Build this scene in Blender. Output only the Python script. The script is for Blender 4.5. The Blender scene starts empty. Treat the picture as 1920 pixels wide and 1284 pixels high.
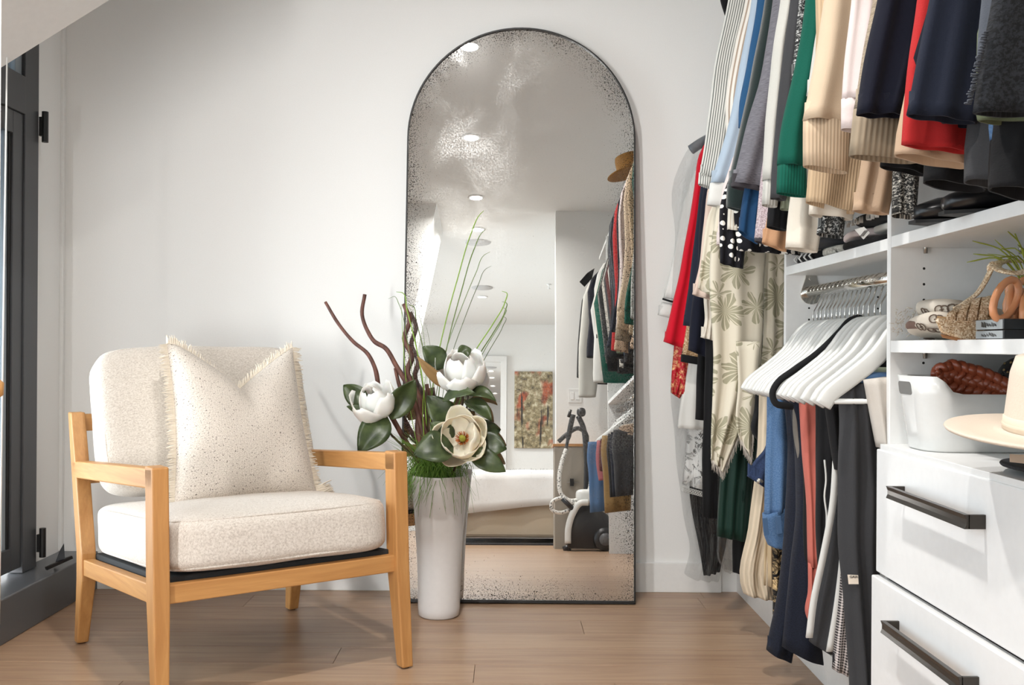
import bpy, bmesh, math, random
from mathutils import Vector, Matrix
from mathutils import noise as mn
V = Vector
SC = bpy.context.scene
COL = SC.collection
PI = math.pi
rnd = random.Random(7)

# ------------------------------------------------------------------ camera
F, CH, VX, VY, ROLL = 1900.0, 0.906, 947.0, 648.0, 0.006      # focal length in px of the 1920x1284 frame
cam = bpy.data.cameras.new('camera')
cam.sensor_fit = 'HORIZONTAL'; cam.sensor_width = 36
cam.lens = 36 * F / 1920
cam.shift_x = (960 - VX) / 1920; cam.shift_y = (VY - 642) / 1920
cam.clip_start = 0.05
camo = bpy.data.objects.new('camera', cam); COL.objects.link(camo)
camo.matrix_world = Matrix.Translation((0, 0, CH)) @ Matrix.Rotation(PI/2, 4, 'X') @ Matrix.Rotation(ROLL, 4, 'Z')
SC.camera = camo

# ------------------------------------------------------------------ world, light, exposure
SC.view_settings.view_transform = 'Standard'
SC.view_settings.look = 'None'
SC.view_settings.gamma = 1
SC.view_settings.use_curve_mapping = False
SC.view_settings.exposure = 0.14
wd = bpy.data.worlds.new('overcast'); SC.world = wd; wd.use_nodes = True
bg = wd.node_tree.nodes['Background']
bg.inputs[0].default_value = (0.86, 0.93, 1.0, 1); bg.inputs[1].default_value = 2.4
def area(name, loc, rot, sx, sy, power, col=(1, 1, 1), shape='RECTANGLE', spread=PI):
    l = bpy.data.lights.new(name, 'AREA'); l.shape = shape; l.size = sx; l.size_y = sy
    l.energy = power; l.color = col; l.spread = spread
    o = bpy.data.objects.new(name, l); COL.objects.link(o); o.location = loc; o.rotation_euler = rot
    return o
def aim(d): return V(d).to_track_quat('-Z', 'Y').to_euler()
# daylight through the glazed left side (outside the panes; the third is added fill)
area('daylight_and_fill', (-2.1, 1.6, 1.2), aim((1, .25, -.05)), 3.0, 2.2, 11, (0.97, 0.985, 1.0))
area('daylight_and_fill', (-1.95, 2.75, .75), aim((.9, .40, -.10)), 1.0, 1.1, 10, (0.97, 0.985, 1.0), spread=1.7)
area('daylight_and_fill', (-2.05, -.35, .95), aim((.33, .94, .10)), 1.1, 1.6, 72, (1.0, 0.995, 0.985), spread=math.radians(58))  # added fill, tilted and narrowed to brighten the back wall
area('daylight_bedroom', (-2.6, -4.4, 1.4), aim((1, .15, 0)), 4.2, 2.4, 230, (0.98, 0.99, 1.0))

# ------------------------------------------------------------------ pixel helpers (1920x1284 frame -> real place)
def uv_(x, y):
    dx, dy = x - VX, y - VY
    c, s = math.cos(ROLL), math.sin(ROLL)
    return dx*c + dy*s, -dx*s + dy*c
def W(x, y, Y):
    u, v = uv_(x, y)
    return V((u*Y/F, Y, CH - v*Y/F))
MIR_A, MIR_Y = .079, 3.56
def MRay(x, y):
    """ray from the camera reflected in the leaning mirror"""
    e = V((0, 0, CH)); d = (W(x, y, 1.0)-e).normalized(); n = V((0, -math.cos(MIR_A), math.sin(MIR_A))); p0 = V((0, MIR_Y, 0))
    t = (p0-e).dot(n)/d.dot(n); return e+d*t, d-2*d.dot(n)*n
def MR(x, y, Y):
    p, d = MRay(x, y); return p+d*((Y-p.y)/d.y)
def MRZ(x, y, Z):
    p, d = MRay(x, y); return p+d*((Z-p.z)/d.z)
def PX(Y, rows):
    return [(W(r[0], r[1], r[4] if len(r) > 4 else Y), W(r[2], r[3], r[4] if len(r) > 4 else Y)) for r in rows]

# ------------------------------------------------------------------ materials
def lin(c):
    c = c/255.0
    return c/12.92 if c <= 0.04045 else ((c+0.055)/1.055)**2.4
def S(*c):
    return (lin(c[0]), lin(c[1]), lin(c[2]), 1)
class NT:
    def __init__(s, name):
        s.m = bpy.data.materials.new(name); s.m.use_nodes = True
        s.t = s.m.node_tree; s.p = s.t.nodes['Principled BSDF']; s.out = s.t.nodes['Material Output']
    def n(s, typ, **kw):
        nd = s.t.nodes.new(typ)
        for k, v in kw.items():
            if k.startswith('i_'):
                key = k[2:]
                key = int(key) if key.isdigit() else key.replace('_', ' ')
                nd.inputs[key].default_value = v
            else: setattr(nd, k, v)
        return nd
    def l(s, a, b): s.t.links.new(a, b)
    def set(s, **kw):
        for k, v in kw.items(): s.p.inputs[k.replace('_', ' ')].default_value = v
    def coord(s, which='Object', scale=(1, 1, 1), rot=(0, 0, 0)):
        tc = s.n('ShaderNodeTexCoord'); mp = s.n('ShaderNodeMapping')
        mp.inputs['Scale'].default_value = scale; mp.inputs['Rotation'].default_value = rot
        s.l(tc.outputs[which], mp.inputs[0]); return mp.outputs[0]
    def noise(s, co, scale=5, detail=3, rough=.5, dist=0):
        nd = s.n('ShaderNodeTexNoise'); nd.inputs['Scale'].default_value = scale; nd.inputs['Detail'].default_value = detail
        nd.inputs['Roughness'].default_value = rough; nd.inputs['Distortion'].default_value = dist
        s.l(co, nd.inputs['Vector']); return nd.outputs['Fac']
    def ramp(s, fac, stops, interp='LINEAR'):
        r = s.n('ShaderNodeValToRGB'); r.color_ramp.interpolation = interp
        e = r.color_ramp.elements
        while len(e) < len(stops): e.new(.5)
        for el, (p, c) in zip(e, stops): el.position = p; el.color = c if len(c) == 4 else (*c, 1)
        s.l(fac, r.inputs[0]); return r.outputs[0]
    def mix(s, fac, a, b, mode='MIX'):
        m = s.n('ShaderNodeMix', data_type='RGBA', blend_type=mode)
        if hasattr(fac, 'links'): s.l(fac, m.inputs[0])
        else: m.inputs[0].default_value = fac
        for k, v in ((6, a), (7, b)):
            if hasattr(v, 'links'): s.l(v, m.inputs[k])
            else: m.inputs[k].default_value = v
        return m.outputs[2]
    def math(s, op, a, b=None):
        m = s.n('ShaderNodeMath', operation=op)
        for k, v in ((0, a), (1, b)):
            if v is None: continue
            if hasattr(v, 'links'): s.l(v, m.inputs[k])
            else: m.inputs[k].default_value = v
        return m.outputs[0]
    def bump(s, h, strength=.3, dist=.01):
        b = s.n('ShaderNodeBump'); b.inputs['Strength'].default_value = strength; b.inputs['Distance'].default_value = dist
        s.l(h, b.inputs['Height']); s.l(b.outputs[0], s.p.inputs['Normal'])
MATS = {}
def plain(name, col, rough=.5, metal=0, bump=0, bscale=60, **kw):
    if name in MATS: return MATS[name]
    n = NT(name); n.set(Roughness=rough, Metallic=metal)
    co = n.coord('Object')
    f = n.noise(co, bscale, 3)
    c = S(*col); d = tuple(x*.93 for x in c[:3]) + (1,)
    n.l(n.mix(f, c, d), n.p.inputs['Base Color'])
    if bump: n.bump(f, bump, .002)
    for k, v in kw.items(): n.p.inputs[k.replace('_', ' ')].default_value = v
    MATS[name] = n.m; return n.m
def fabric(name, col, col2=None, scale=420, kind='weave', ribs=180, contrast=.25, bump=.35, sheen=.04, rough=.92, freq=60, duty=.5):
    """cloth materials on metre-scaled UVs"""
    if name in MATS: return MATS[name]
    n = NT(name); n.set(Roughness=rough); n.p.inputs['Sheen Weight'].default_value = sheen
    n.p.inputs['Specular IOR Level'].default_value = .25
    co = n.coord('UV')
    sep = n.n('ShaderNodeSeparateXYZ'); n.l(co, sep.inputs[0])
    u, v = sep.outputs[0], sep.outputs[1]
    col = [x*.93 if max(col) > 150 else x for x in col]
    c = S(*col); c2 = S(*col2) if col2 else tuple(x*(1-contrast) for x in c[:3]) + (1,)
    fine = n.noise(co, scale, 2, .7)
    big = n.noise(co, 9, 2)
    shade = n.mix(n.ramp(big, [(.3, (0, 0, 0)), (.7, (1, 1, 1))]), c, tuple(x*.9 for x in c[:3]) + (1,))
    h = fine
    if kind == 'weave':
        col_o = n.mix(fine, shade, tuple(x*(1-contrast) for x in c[:3]) + (1,)) if not col2 else n.mix(n.ramp(fine, [(.42, (0, 0, 0)), (.58, (1, 1, 1))]), shade, c2)
    elif kind == 'melange':
        st = n.noise(n.coord('UV', (90, 900, 1)), 1, 2)
        col_o = n.mix(n.ramp(st, [(.35, (0, 0, 0)), (.65, (1, 1, 1))]), shade, c2)
    elif kind == 'stripe':
        w = n.math('FRACT', n.math('MULTIPLY', u, freq))
        col_o = n.mix(n.math('GREATER_THAN', w, duty), shade, c2)
    elif kind == 'rib':
        w = n.math('SINE', n.math('MULTIPLY', u, ribs*2*PI))
        col_o = n.mix(n.math('MULTIPLY', n.math('ADD', w, 1), .25), shade, tuple(x*.55 for x in c[:3]) + (1,)) if not col2 else n.mix(n.math('MULTIPLY', n.math('ADD', w, 1), .5), c2, shade)
        h = w
    elif kind == 'dots':
        a = n.n('ShaderNodeTexVoronoi', feature='F1'); a.inputs['Scale'].default_value = freq; a.inputs['Randomness'].default_value = .45
        n.l(co, a.inputs['Vector'])
        col_o = n.mix(n.math('LESS_THAN', a.outputs['Distance'], duty), shade, c2)
    elif kind == 'tweed':
        a = n.noise(co, freq, 3, .8, .6)
        col_o = n.ramp(a, [(.48, c[:3]), (.55, tuple(x*.7+y*.3 for x, y in zip(c[:3], c2[:3]))), (.64, c2[:3])])
        h = a
    elif kind == 'check':
        a = n.math('GREATER_THAN', n.math('FRACT', n.math('MULTIPLY', u, freq)), .5)
        b = n.math('GREATER_THAN', n.math('FRACT', n.math('MULTIPLY', v, freq)), .5)
        col_o = n.mix(n.math('MULTIPLY', n.math('ADD', a, b), .5), c, c2)
    n.l(col_o, n.p.inputs['Base Color'])
    n.bump(h, bump, .0015)
    MATS[name] = n.m; return n.m
def wood(name, axis, c1=(206, 154, 94), c2=(180, 126, 71)):
    if name in MATS: return MATS[name]
    n = NT(name); n.set(Roughness=.45)
    sc = [38, 38, 38]; sc[axis] = 2.2
    co = n.coord('Object', tuple(sc))
    a = n.noise(co, 1.0, 5, .6, .8); b = n.noise(n.coord('Object', tuple(x*6 for x in sc)), 1, 2)
    n.l(n.mix(n.math('MULTIPLY', b, .3), n.ramp(a, [(.3, S(*c1)), (.7, S(*c2))]), S(*[x*.75 for x in c2])), n.p.inputs['Base Color'])
    n.bump(b, .12, .001)
    MATS[name] = n.m; return n.m

# ------------------------------------------------------------------ object helpers
ORG = {}
def tag(o, label=None, cat=None, group=None, kind=None):
    if label: o['label'] = label
    if cat: o['category'] = cat
    if group: o['group'] = group
    if kind: o['kind'] = kind
    return o
def place(o, parent, origin):
    COL.objects.link(o)
    origin = V(origin) if origin is not None else V((0, 0, 0))
    ORG[o.name] = origin
    if parent is not None:
        o.parent = parent; o.location = origin - ORG[parent.name]
    else: o.location = origin
def empty(name, loc=(0, 0, 0), parent=None):
    o = bpy.data.objects.new(name, None); o.empty_display_size = .05
    place(o, parent, loc); return o
def mk(name, verts, faces, mats, parent=None, origin=None, smooth=True, uvs=None, bevel=0, sub=0, solid=0, local=False, angle=None):
    """one mesh object; verts in world coordinates (or in the frame of its rotated root when local)"""
    if origin is None and not local:
        xs = [v[0] for v in verts]; ys = [v[1] for v in verts]; zs = [v[2] for v in verts]
        origin = V(((min(xs)+max(xs))/2, (min(ys)+max(ys))/2, min(zs)))
    if local: origin = None
    off = V(origin) if origin is not None else V((0, 0, 0))
    me = bpy.data.meshes.new(name)
    me.from_pydata([tuple(V(v)-off) for v in verts], [], faces)
    if not isinstance(mats, (list, tuple)): mats = [mats]
    for m in mats: me.materials.append(m)
    if uvs:
        ul = me.uv_layers.new(name='UVMap')
        vi = [0]*len(me.loops); me.loops.foreach_get('vertex_index', vi)
        flat = []
        for i in vi: flat.extend(uvs[i])
        ul.data.foreach_set('uv', flat)
    me.polygons.foreach_set('use_smooth', [smooth]*len(me.polygons))
    me.update()
    o = bpy.data.objects.new(name, me)
    if local:
        COL.objects.link(o); ORG[o.name] = V((0, 0, 0))
        if parent is not None: o.parent = parent
    else: place(o, parent, off)
    if solid:
        md = o.modifiers.new('thickness', 'SOLIDIFY'); md.thickness = solid; md.offset = 0
        if len(mats) > 1: md.material_offset = 1
    if bevel:
        md = o.modifiers.new('bevel', 'BEVEL'); md.width = bevel; md.segments = 2; md.limit_method = 'ANGLE'; md.angle_limit = .6
    if sub:
        md = o.modifiers.new('subdivision', 'SUBSURF'); md.levels = sub; md.render_levels = sub
    return o
class MB:
    def __init__(s): s.v = []; s.f = []; s.uv = []
    def add(s, v, f):
        k = len(s.v); s.v += [V(x) for x in v]; s.f += [tuple(i+k for i in q) for q in f]; return s
    def box(s, a, b):
        x0, y0, z0 = a; x1, y1, z1 = b
        return s.add([(x0, y0, z0), (x1, y0, z0), (x1, y1, z0), (x0, y1, z0), (x0, y0, z1), (x1, y0, z1), (x1, y1, z1), (x0, y1, z1)],
                     [(0, 3, 2, 1), (4, 5, 6, 7), (0, 1, 5, 4), (1, 2, 6, 5), (2, 3, 7, 6), (3, 0, 4, 7)])
    def loft(s, rings, cap=True, closed=True):
        n = len(rings[0]); k = len(s.v)
        for r in rings: s.v += [V(p) for p in r]
        for i in range(len(rings)-1):
            for j in range(n if closed else n-1):
                a = k+i*n+j; b = k+i*n+(j+1) % n
                s.f.append((a, b, b+n, a+n))
        if cap:
            s.f.append(tuple(k+j for j in reversed(range(n)))); s.f.append(tuple(k+(len(rings)-1)*n+j for j in range(n)))
        return s
    def tube(s, pts, rad, n=8, cap=True, flat=1.0):
        pts = [V(p) for p in pts]; rings = []; up = None
        for i, p in enumerate(pts):
            d = (pts[min(i+1, len(pts)-1)] - pts[max(i-1, 0)])
            d = d.normalized() if d.length > 1e-9 else V((0, 0, 1))
            if up is None: up = V((0, 0, 1)) if abs(d.z) < .9 else V((1, 0, 0))
            sd = d.cross(up).normalized(); up = sd.cross(d).normalized()
            r = rad[i] if isinstance(rad, (list, tuple)) else rad
            rings.append([p + sd*r*math.cos(2*PI*j/n) + up*r*flat*math.sin(2*PI*j/n) for j in range(n)])
        return s.loft(rings, cap)
    def beam(s, p0, p1, w, h, up=(0, 0, 1)):
        p0, p1 = V(p0), V(p1); d = (p1-p0).normalized(); sd = d.cross(V(up)).normalized(); u = sd.cross(d).normalized()
        q = [(-1, -1), (1, -1), (1, 1), (-1, 1)]
        return s.loft([[p + sd*w/2*a + u*h/2*b for a, b in q] for p in (p0, p1)])
    def lathe(s, prof, n=32, c=(0, 0, 0), close=False):
        rings = [[(c[0]+r*math.cos(2*PI*j/n), c[1]+r*math.sin(2*PI*j/n), c[2]+z) for j in range(n)] for r, z in prof]
        return s.loft(rings, close)
    def prism(s, poly, a, b):
        """poly: points as functions of the extrusion value"""
        return s.loft([[p(a) if callable(p) else p for p in poly], [V(p)+V(b) for p in poly]])
    def build(s, name, mats, parent=None, **kw): return mk(name, s.v, s.f, mats, parent, **kw)
def smoothpath(pts, k=6):
    """chord-length Hermite spline through the points"""
    pts = [V(p) for p in pts]; n = len(pts); h = [max((pts[i+1]-pts[i]).length, 1e-6) for i in range(n-1)]
    if n < 3: return [pts[0].lerp(pts[-1], j/k) for j in range(k+1)]
    s = [(pts[i+1]-pts[i])/h[i] for i in range(n-1)]
    m = [s[0]]+[(s[i-1]*h[i]+s[i]*h[i-1])/(h[i]+h[i-1]) for i in range(1, n-1)]+[s[-1]]
    out = []
    for i in range(n-1):
        for j in range(k):
            t = j/k; t2, t3 = t*t, t*t*t
            out.append(pts[i]*(2*t3-3*t2+1)+m[i]*h[i]*(t3-2*t2+t)+pts[i+1]*(3*t2-2*t3)+m[i+1]*h[i]*(t3-t2))
    out.append(pts[-1]); return out
def box(name, a, b, m, parent=None, bevel=.002, **kw):
    return MB().box(a, b).build(name, m, parent, smooth=False, bevel=bevel, **kw)
def struct(o, label=None): o['kind'] = 'structure'; return o

def cloth(name, rows, mat, parent=None, t=.03, folds=2.5, amp=.010, seed=0, nx=18, k=5, hollow=True, wob=.004, local=False):
    """hanging cloth as a real closed volume; rows = [(left point, right point)] from top to bottom"""
    L = smoothpath([r[0] for r in rows], k); R = smoothpath([r[1] for r in rows], k)
    m = len(L); rings = []; uvs = []; vlen = 0
    ph = (seed*2.399) % 6.28
    for i in range(m):
        f = i/(m-1)
        if i: vlen += ((L[i]+R[i])/2 - (L[i-1]+R[i-1])/2).length
        d = R[i]-L[i]; wid = max(d.length, 1e-4); d = d/wid
        N = V((0, -1, 0)); N = (N - d*N.dot(d)).normalized()
        w1 = mn.noise(V((seed*3.1, vlen*7, 1.7)))*wob; w2 = mn.noise(V((seed*3.1, vlen*7, 9.7)))*wob
        P = L[i]+d*w1; wid2 = wid - w1 + w2
        ring = []; ru = []
        def fold(s):
            env = min(1, 5*s*(1-s)+.1)
            return amp*env*((.45+.55*f)*math.sin(2*PI*(folds*s+.25*f*math.sin(seed))+ph) + .9*mn.noise(V((s*wid*14, vlen*6, seed*5.3))))
        for j in range(nx+1):
            s = j/nx; h = max(0, 1-abs(2*s-1)**2.6)**.5
            ring.append(P+d*wid2*s+N*(t*h+fold(s))); ru.append((s*wid, vlen))
        for j in range(nx-1, 0, -1):
            s = j/nx; h = max(0, 1-abs(2*s-1)**2.6)**.5
            ring.append(P+d*wid2*s+N*(-t*h*.9+fold(s)*.7)); ru.append((s*wid, vlen))
        rings.append(ring); uvs += ru
    n = len(rings[0])
    if hollow:
        for sc, dz in ((.95, 0), (.92, .035)):
            last = rings[m-1]; c = sum(last, V())/n
            rings.append([V((c.x+(p.x-c.x)*sc, c.y+(p.y-c.y)*(.80 if sc == .95 else .7), p.z+dz)) for p in last]); uvs += uvs[(m-1)*n:m*n]
    mb = MB().loft(rings)
    return mk(name, mb.v, mb.f, mat, parent, uvs=uvs, local=local)
def rounded_box(name, size, mat, parent=None, M=None, n=12, p=6.0, bulge=0, noise=0, seed=0, local=True, crease=0):
    """soft cushion-like box"""
    verts = {}; vl = []; fl = []
    def vid(a, b, c):
        key = (a, b, c)
        if key not in verts:
            q = [2*x/n-1 for x in key]
            q = [math.sin(x*PI/2)*.55+x*.45 for x in q]
            r = (sum(abs(x)**p for x in q))**(-1/p)
            q = [x*r for x in q]
            z = q[2]*(1+bulge*(1-abs(q[0])**2)*(1-abs(q[1])**2))
            w = V((q[0]*size[0]/2, q[1]*size[1]/2, z*size[2]/2))
            if noise: w += V((mn.noise(w*6+V((seed, 0, 0))), mn.noise(w*6+V((0, seed+7, 0))), mn.noise(w*6+V((0, 0, seed+3)))))*noise
            verts[key] = len(vl); vl.append(M @ w if M else w)
        return verts[key]
    for ax in range(3):
        for side in (0, n):
            for i in range(n):
                for j in range(n):
                    q = []
                    for (a, b) in ((i, j), (i+1, j), (i+1, j+1), (i, j+1)):
                        t = [0, 0, 0]; t[ax] = side; t[(ax+1) % 3] = a; t[(ax+2) % 3] = b; q.append(vid(*t))
                    fl.append(tuple(q) if side else tuple(reversed(q)))
    return mk(name, vl, fl, mat, parent, local=local)
# ================================================================== STRUCTURE
M_wall = plain('wall_paint', (236, 236, 234), .75, bump=.05, bscale=300)
M_ceil = plain('ceiling_paint', (228, 228, 226), .8)
M_white = plain('white_melamine', (232, 232, 230), .4)
M_lacq = plain('white_lacquer', (236, 236, 235), .28)
M_dark = plain('graphite_aluminium', (66, 68, 71), .4, bump=.03)
M_dark2 = plain('graphite_sill', (88, 91, 95), .32)
M_black = plain('black_metal', (24, 24, 25), .4)
M_rubber = plain('black_rubber', (22, 22, 23), .6)
M_chrome = plain('polished_chrome', (225, 222, 216), .12, 1)

XL, XR, YB, ZC = -1.64, 1.14, 3.75, 2.94
struct(box('wall_back', (-2.4, YB, 0), (1.4, YB+.12, ZC), M_wall, bevel=0))
struct(box('wall_right', (XR, -1.5, 0), (XR+.12, YB, ZC), M_wall, bevel=0))
struct(box('wall_switch', (.446, -1.62, 0), (XR+.12, -1.5, ZC), M_wall, bevel=0))
struct(box('wall_bedroom_right', (2.4, -7.4, 0), (2.5, -1.5, ZC), M_wall, bevel=0))
struct(box('wall_partition', (1.2, -1.62, 0), (2.5, -1.5, ZC), M_wall, bevel=0))
struct(box('wall_bedroom_back', (-2.5, -7.3, 0), (2.5, -7.2, ZC), M_wall, bevel=0))
mb = MB().box((-2.4, -7.2, 0), (-2.3, -7.0, ZC)).box((-2.4, -2.0, 0), (-2.3, -1.2, ZC)).box((-2.4, -7.2, 2.6), (-2.3, -1.2, ZC))
struct(mb.build('wall_bedroom_left', M_wall, smooth=False))
struct(box('wall_return', (-2.4, -1.3, 0), (-1.64, -1.2, ZC), M_wall, bevel=0))
struct(box('ceiling', (-2.5, -7.3, ZC), (2.5, YB+.12, ZC+.1), M_ceil, bevel=0))
# left wall: pier beside the back corner, head above the glazing, pier at the other end
mb = MB().box((XL-.14, 3.47, 0), (XL, YB, ZC)).box((XL-.14, -1.2, 2.45), (XL, 3.47, ZC)).box((XL-.14, -1.2, 0), (XL, -.9, 2.45))
struct(mb.build('wall_left', M_wall, smooth=False))
# slim corner bead on the pier
struct(box('trim_corner', (XL-.002, 3.728, .14), (XL+.012, YB, 2.4), M_white, bevel=.003))
# sloped soffit over the glazing
P1, P2 = W(0, 128, 2.75), W(205, 0, 2.75)
sl = (P2.z-P1.z)/(P2.x-P1.x)
def sz(x): return P1.z+(x-P1.x)*sl
prof = [(-1.66, sz(-1.66)), (-1.0, sz(-1.0)), (-1.0, ZC+.02), (-1.66, ZC+.02)]
mb = MB().loft([[(x, y, z+(dz if z < ZC else 0)) for x, z in prof] for y, dz in ((2.25, .16), (2.75, 0))])
struct(mb.build('ceiling_soffit', M_ceil, smooth=False))
# steep dormer side seen in the mirror
mb = MB().loft([[(x, y, z) for x, z in ((-2.3, 0), (-1.03, .0), (-.93, 1.2), (-.60, ZC), (-2.3, ZC))] for y in (-2.2, -1.3)])
struct(mb.build('wall_dormer', M_wall, smooth=False))
struct(box('baseboard_back', (-1.5, YB-.014, .0), (.803, YB, .108), M_white, bevel=.002))
struct(box('baseboard_switch', (.43, -1.5, 0), (1.12, -1.486, .11), M_white, bevel=.002))
struct(box('baseboard_bedroom', (-2.3, -7.2, 0), (2.4, -7.186, .11), M_white, bevel=.002))

# floor: slab with real planks, running left to right
n = NT('oak_planks'); n.set(Roughness=.33)
oi = n.n('ShaderNodeObjectInfo')
co = n.coord('Object', (1.6, 26, 26))
addv = n.n('ShaderNodeVectorMath', operation='ADD'); n.l(co, addv.inputs[0])
cmb = n.n('ShaderNodeCombineXYZ'); n.l(n.math('MULTIPLY', oi.outputs['Random'], 50), cmb.inputs[0]); n.l(n.math('MULTIPLY', oi.outputs['Random'], 31), cmb.inputs[1]); n.l(cmb.outputs[0], addv.inputs[1])
g = n.noise(addv.outputs[0], 1, 5, .6, 1.2)
g2 = n.noise(addv.outputs[0], 5, 3, .6)
base = n.mix(oi.outputs['Random'], S(184, 154, 125), S(168, 137, 110))
c = n.mix(n.ramp(g, [(.36, (0, 0, 0)), (.74, (1, 1, 1))]), base, S(148, 116, 92))
c = n.mix(n.math('MULTIPLY', g2, .22), c, S(140, 110, 88))
n.l(c, n.p.inputs['Base Color']); n.bump(g2, .06, .001)
M_floor = n.m
M_sub = plain('subfloor', (88, 68, 54), .9)
fl = struct(box('floor', (-2.4, -7.3, -.06), (2.5, YB+.1, -.0125), M_sub, bevel=0))
r2 = random.Random(3)
fixed = {0: [.255], 2: [.70, -.9], -2: [-.484], -1: [.9], 1: [-.35], -3: [-.08], -4: [-1.02, .3]}
PWID = .155
row = 3
while True:
    y1 = min(3.345 + PWID*row, YB+.02); y0 = 3.345 + PWID*(row-1)
    if y1 < -7.2: break
    far = y0 < -1.6
    xa, xb = (-2.3, 2.4) if far else ((-1.62, 1.12) if y0 > -1.2 else (-1.7, 1.12))
    if row in fixed: cuts = sorted(fixed[row])
    else:
        cuts = []; x = xa + r2.uniform(.3, 1.6)
        while x < xb-.3: cuts.append(x); x += r2.uniform(1.3, 2.1)
    if y0 < 1.0: cuts = cuts[:1]
    ed = [xa]+cuts+[xb]
    for a, b in zip(ed, ed[1:]):
        o = box('plank', (a+.0006, y0+.0006, -.012), (b-.0006, y1-.0006, 0), M_floor, fl, bevel=.0008)
    row -= 1

# window: sill box, fixed frame, transom light, casement
tr = struct(box('trim_sill', (XL-.1, -1.2, 0), (-1.50, YB-.002, .138), M_dark2, bevel=.004))
w1 = struct(empty('window_1', (XL, 3.4, .14)))
def wpart(nm, a, b, m=M_dark, bev=.002, p=w1): return box(nm, a, b, m, p, bevel=bev)
XF = -1.60
wpart('jamb', (-1.652, 3.37, .14), (XF, 3.468, 2.45))
wpart('transom', (-1.655, 2.2, 1.665), (XF+.002, 3.37, 1.79))
wpart('head', (-1.655, 2.2, 2.38), (XF, 3.37, 2.45))
wpart('mullion', (-1.655, 2.1, .14), (XF, 2.2, 2.45))
sash = wpart('sash_stile', (-1.640, 3.30, .16), (-1.606, 3.369, 1.664))
wpart('sash_rail', (-1.640, 2.21, .16), (-1.606, 3.30, .235))
wpart('sash_rail', (-1.640, 2.21, 1.59), (-1.606, 3.30, 1.664))
wpart('sash_stile', (-1.640, 2.2, .16), (-1.606, 2.27, 1.664))
wpart('gasket', (-1.632, 3.285, .235), (-1.612, 3.299, 1.59), M_rubber, .001)
M_bead = plain('grey_glazing_bead', (140, 150, 158), .35)
wpart('glazing_bead', (-1.632, 3.262, .235), (-1.616, 3.284, 1.59), M_bead, .001)
wpart('glazing_bead', (-1.640, 3.325, 1.79), (-1.612, 3.369, 2.38), M_bead, .001)
ng = NT('thin_glass')
tb = ng.n('ShaderNodeBsdfTransparent'); gb = ng.n('ShaderNodeBsdfGlossy'); gb.inputs['Roughness'].default_value = .02
tb.inputs[0].default_value = (.93, .96, .97, 1)
fr = ng.n('ShaderNodeFresnel'); ms = ng.n('ShaderNodeMixShader'); ng.l(fr.outputs[0], ms.inputs[0]); ng.l(tb.outputs[0], ms.inputs[1]); ng.l(gb.outputs[0], ms.inputs[2]); ng.l(ms.outputs[0], ng.out.inputs[0])
M_glass = ng.m
wpart('pane', (-1.626, 2.27, .235), (-1.622, 3.285, 1.59), M_glass, 0)
wpart('pane', (-1.626, 2.2, 1.79), (-1.622, 3.37, 2.38), M_glass, 0)
def hinge(z0, z1):
    mb = MB().tube([(-1.585, 3.482, z0), (-1.585, 3.482, z1)], .011, 10)
    mb.box((-1.60, 3.468, z0+.02), (-1.588, 3.482, z1-.02))
    o = mb.build('hinge', M_black, w1, smooth=False)
hinge(1.595, 1.70); hinge(.17, .27)
w2 = struct(empty('window_2', (XL, 1.0, .14)))
wpart('frame', (-1.70, 2.02, .14), (XF, 2.1, 2.45), p=w2)
wpart('frame', (-1.70, .5, .14), (XF, .6, 2.45), p=w2); wpart('frame', (-1.70, -.9, .14), (XF, -.8, 2.45), p=w2)
wpart('frame', (-1.70, -.8, 2.38), (XF, 2.02, 2.45), p=w2)
wpart('pane', (-1.652, .6, .15), (-1.646, 2.02, 2.38), M_glass, 0, p=w2); wpart('pane', (-1.652, -.8, .15), (-1.646, .5, 2.38), M_glass, 0, p=w2)
w3 = struct(empty('window_3', (-2.35, -4.5, .1)))
for y in (-7.0, -5.4, -3.8, -2.05): wpart('frame', (-2.38, y, 0), (-2.32, y+.07, 2.6), p=w3)
wpart('pane', (-2.353, -6.95, 0), (-2.347, -2.0, 2.6), M_glass, 0, p=w3)
# small black door stay on the sill, white cord of the blind with its wooden pull
st = MB().loft([[W(x, y, d) for x, y in ((101, 1062), (122, 1052), (120, 1018), (112, 1032))] for d in (3.44, 3.47)])
wedge = st.build('sill_stay', M_black, smooth=False); tag(wedge, 'small black triangular stay standing on the dark sill by the wall', 'window stay')
mbs = MB().beam(W(86, 1066, 3.40), W(135, 1044, 3.46), .012, .010); mbs.build('stay_arm', M_black, wedge, smooth=False)
zc0 = W(13, 124, 2.72)
cd = MB().tube([(zc0.x, 2.72, sz(zc0.x)+.0), (zc0.x-.012, 2.72, .15)], .0022, 6).build('blind_cord', plain('cord_white', (240, 240, 238), .7)); tag(cd, 'thin white vertical blind cord hanging in front of the window', 'cord')
pl = MB().lathe([(.004, -.02), (.011, -.015), (.012, .012), (.004, .02)], 12, W(-3, 728, 2.3)).build('cord_pull', wood('pull_wood', 2)); tag(pl, 'tan wooden pull at the left edge before the window', 'cord pull')
cw = W(-3, 728, 2.3); MB().tube([cw+V((0, 0, .018)), V((cw.x, 2.3, sz(cw.x)))], .0015, 6).build('cord', MATS['cord_white'], pl)

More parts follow.
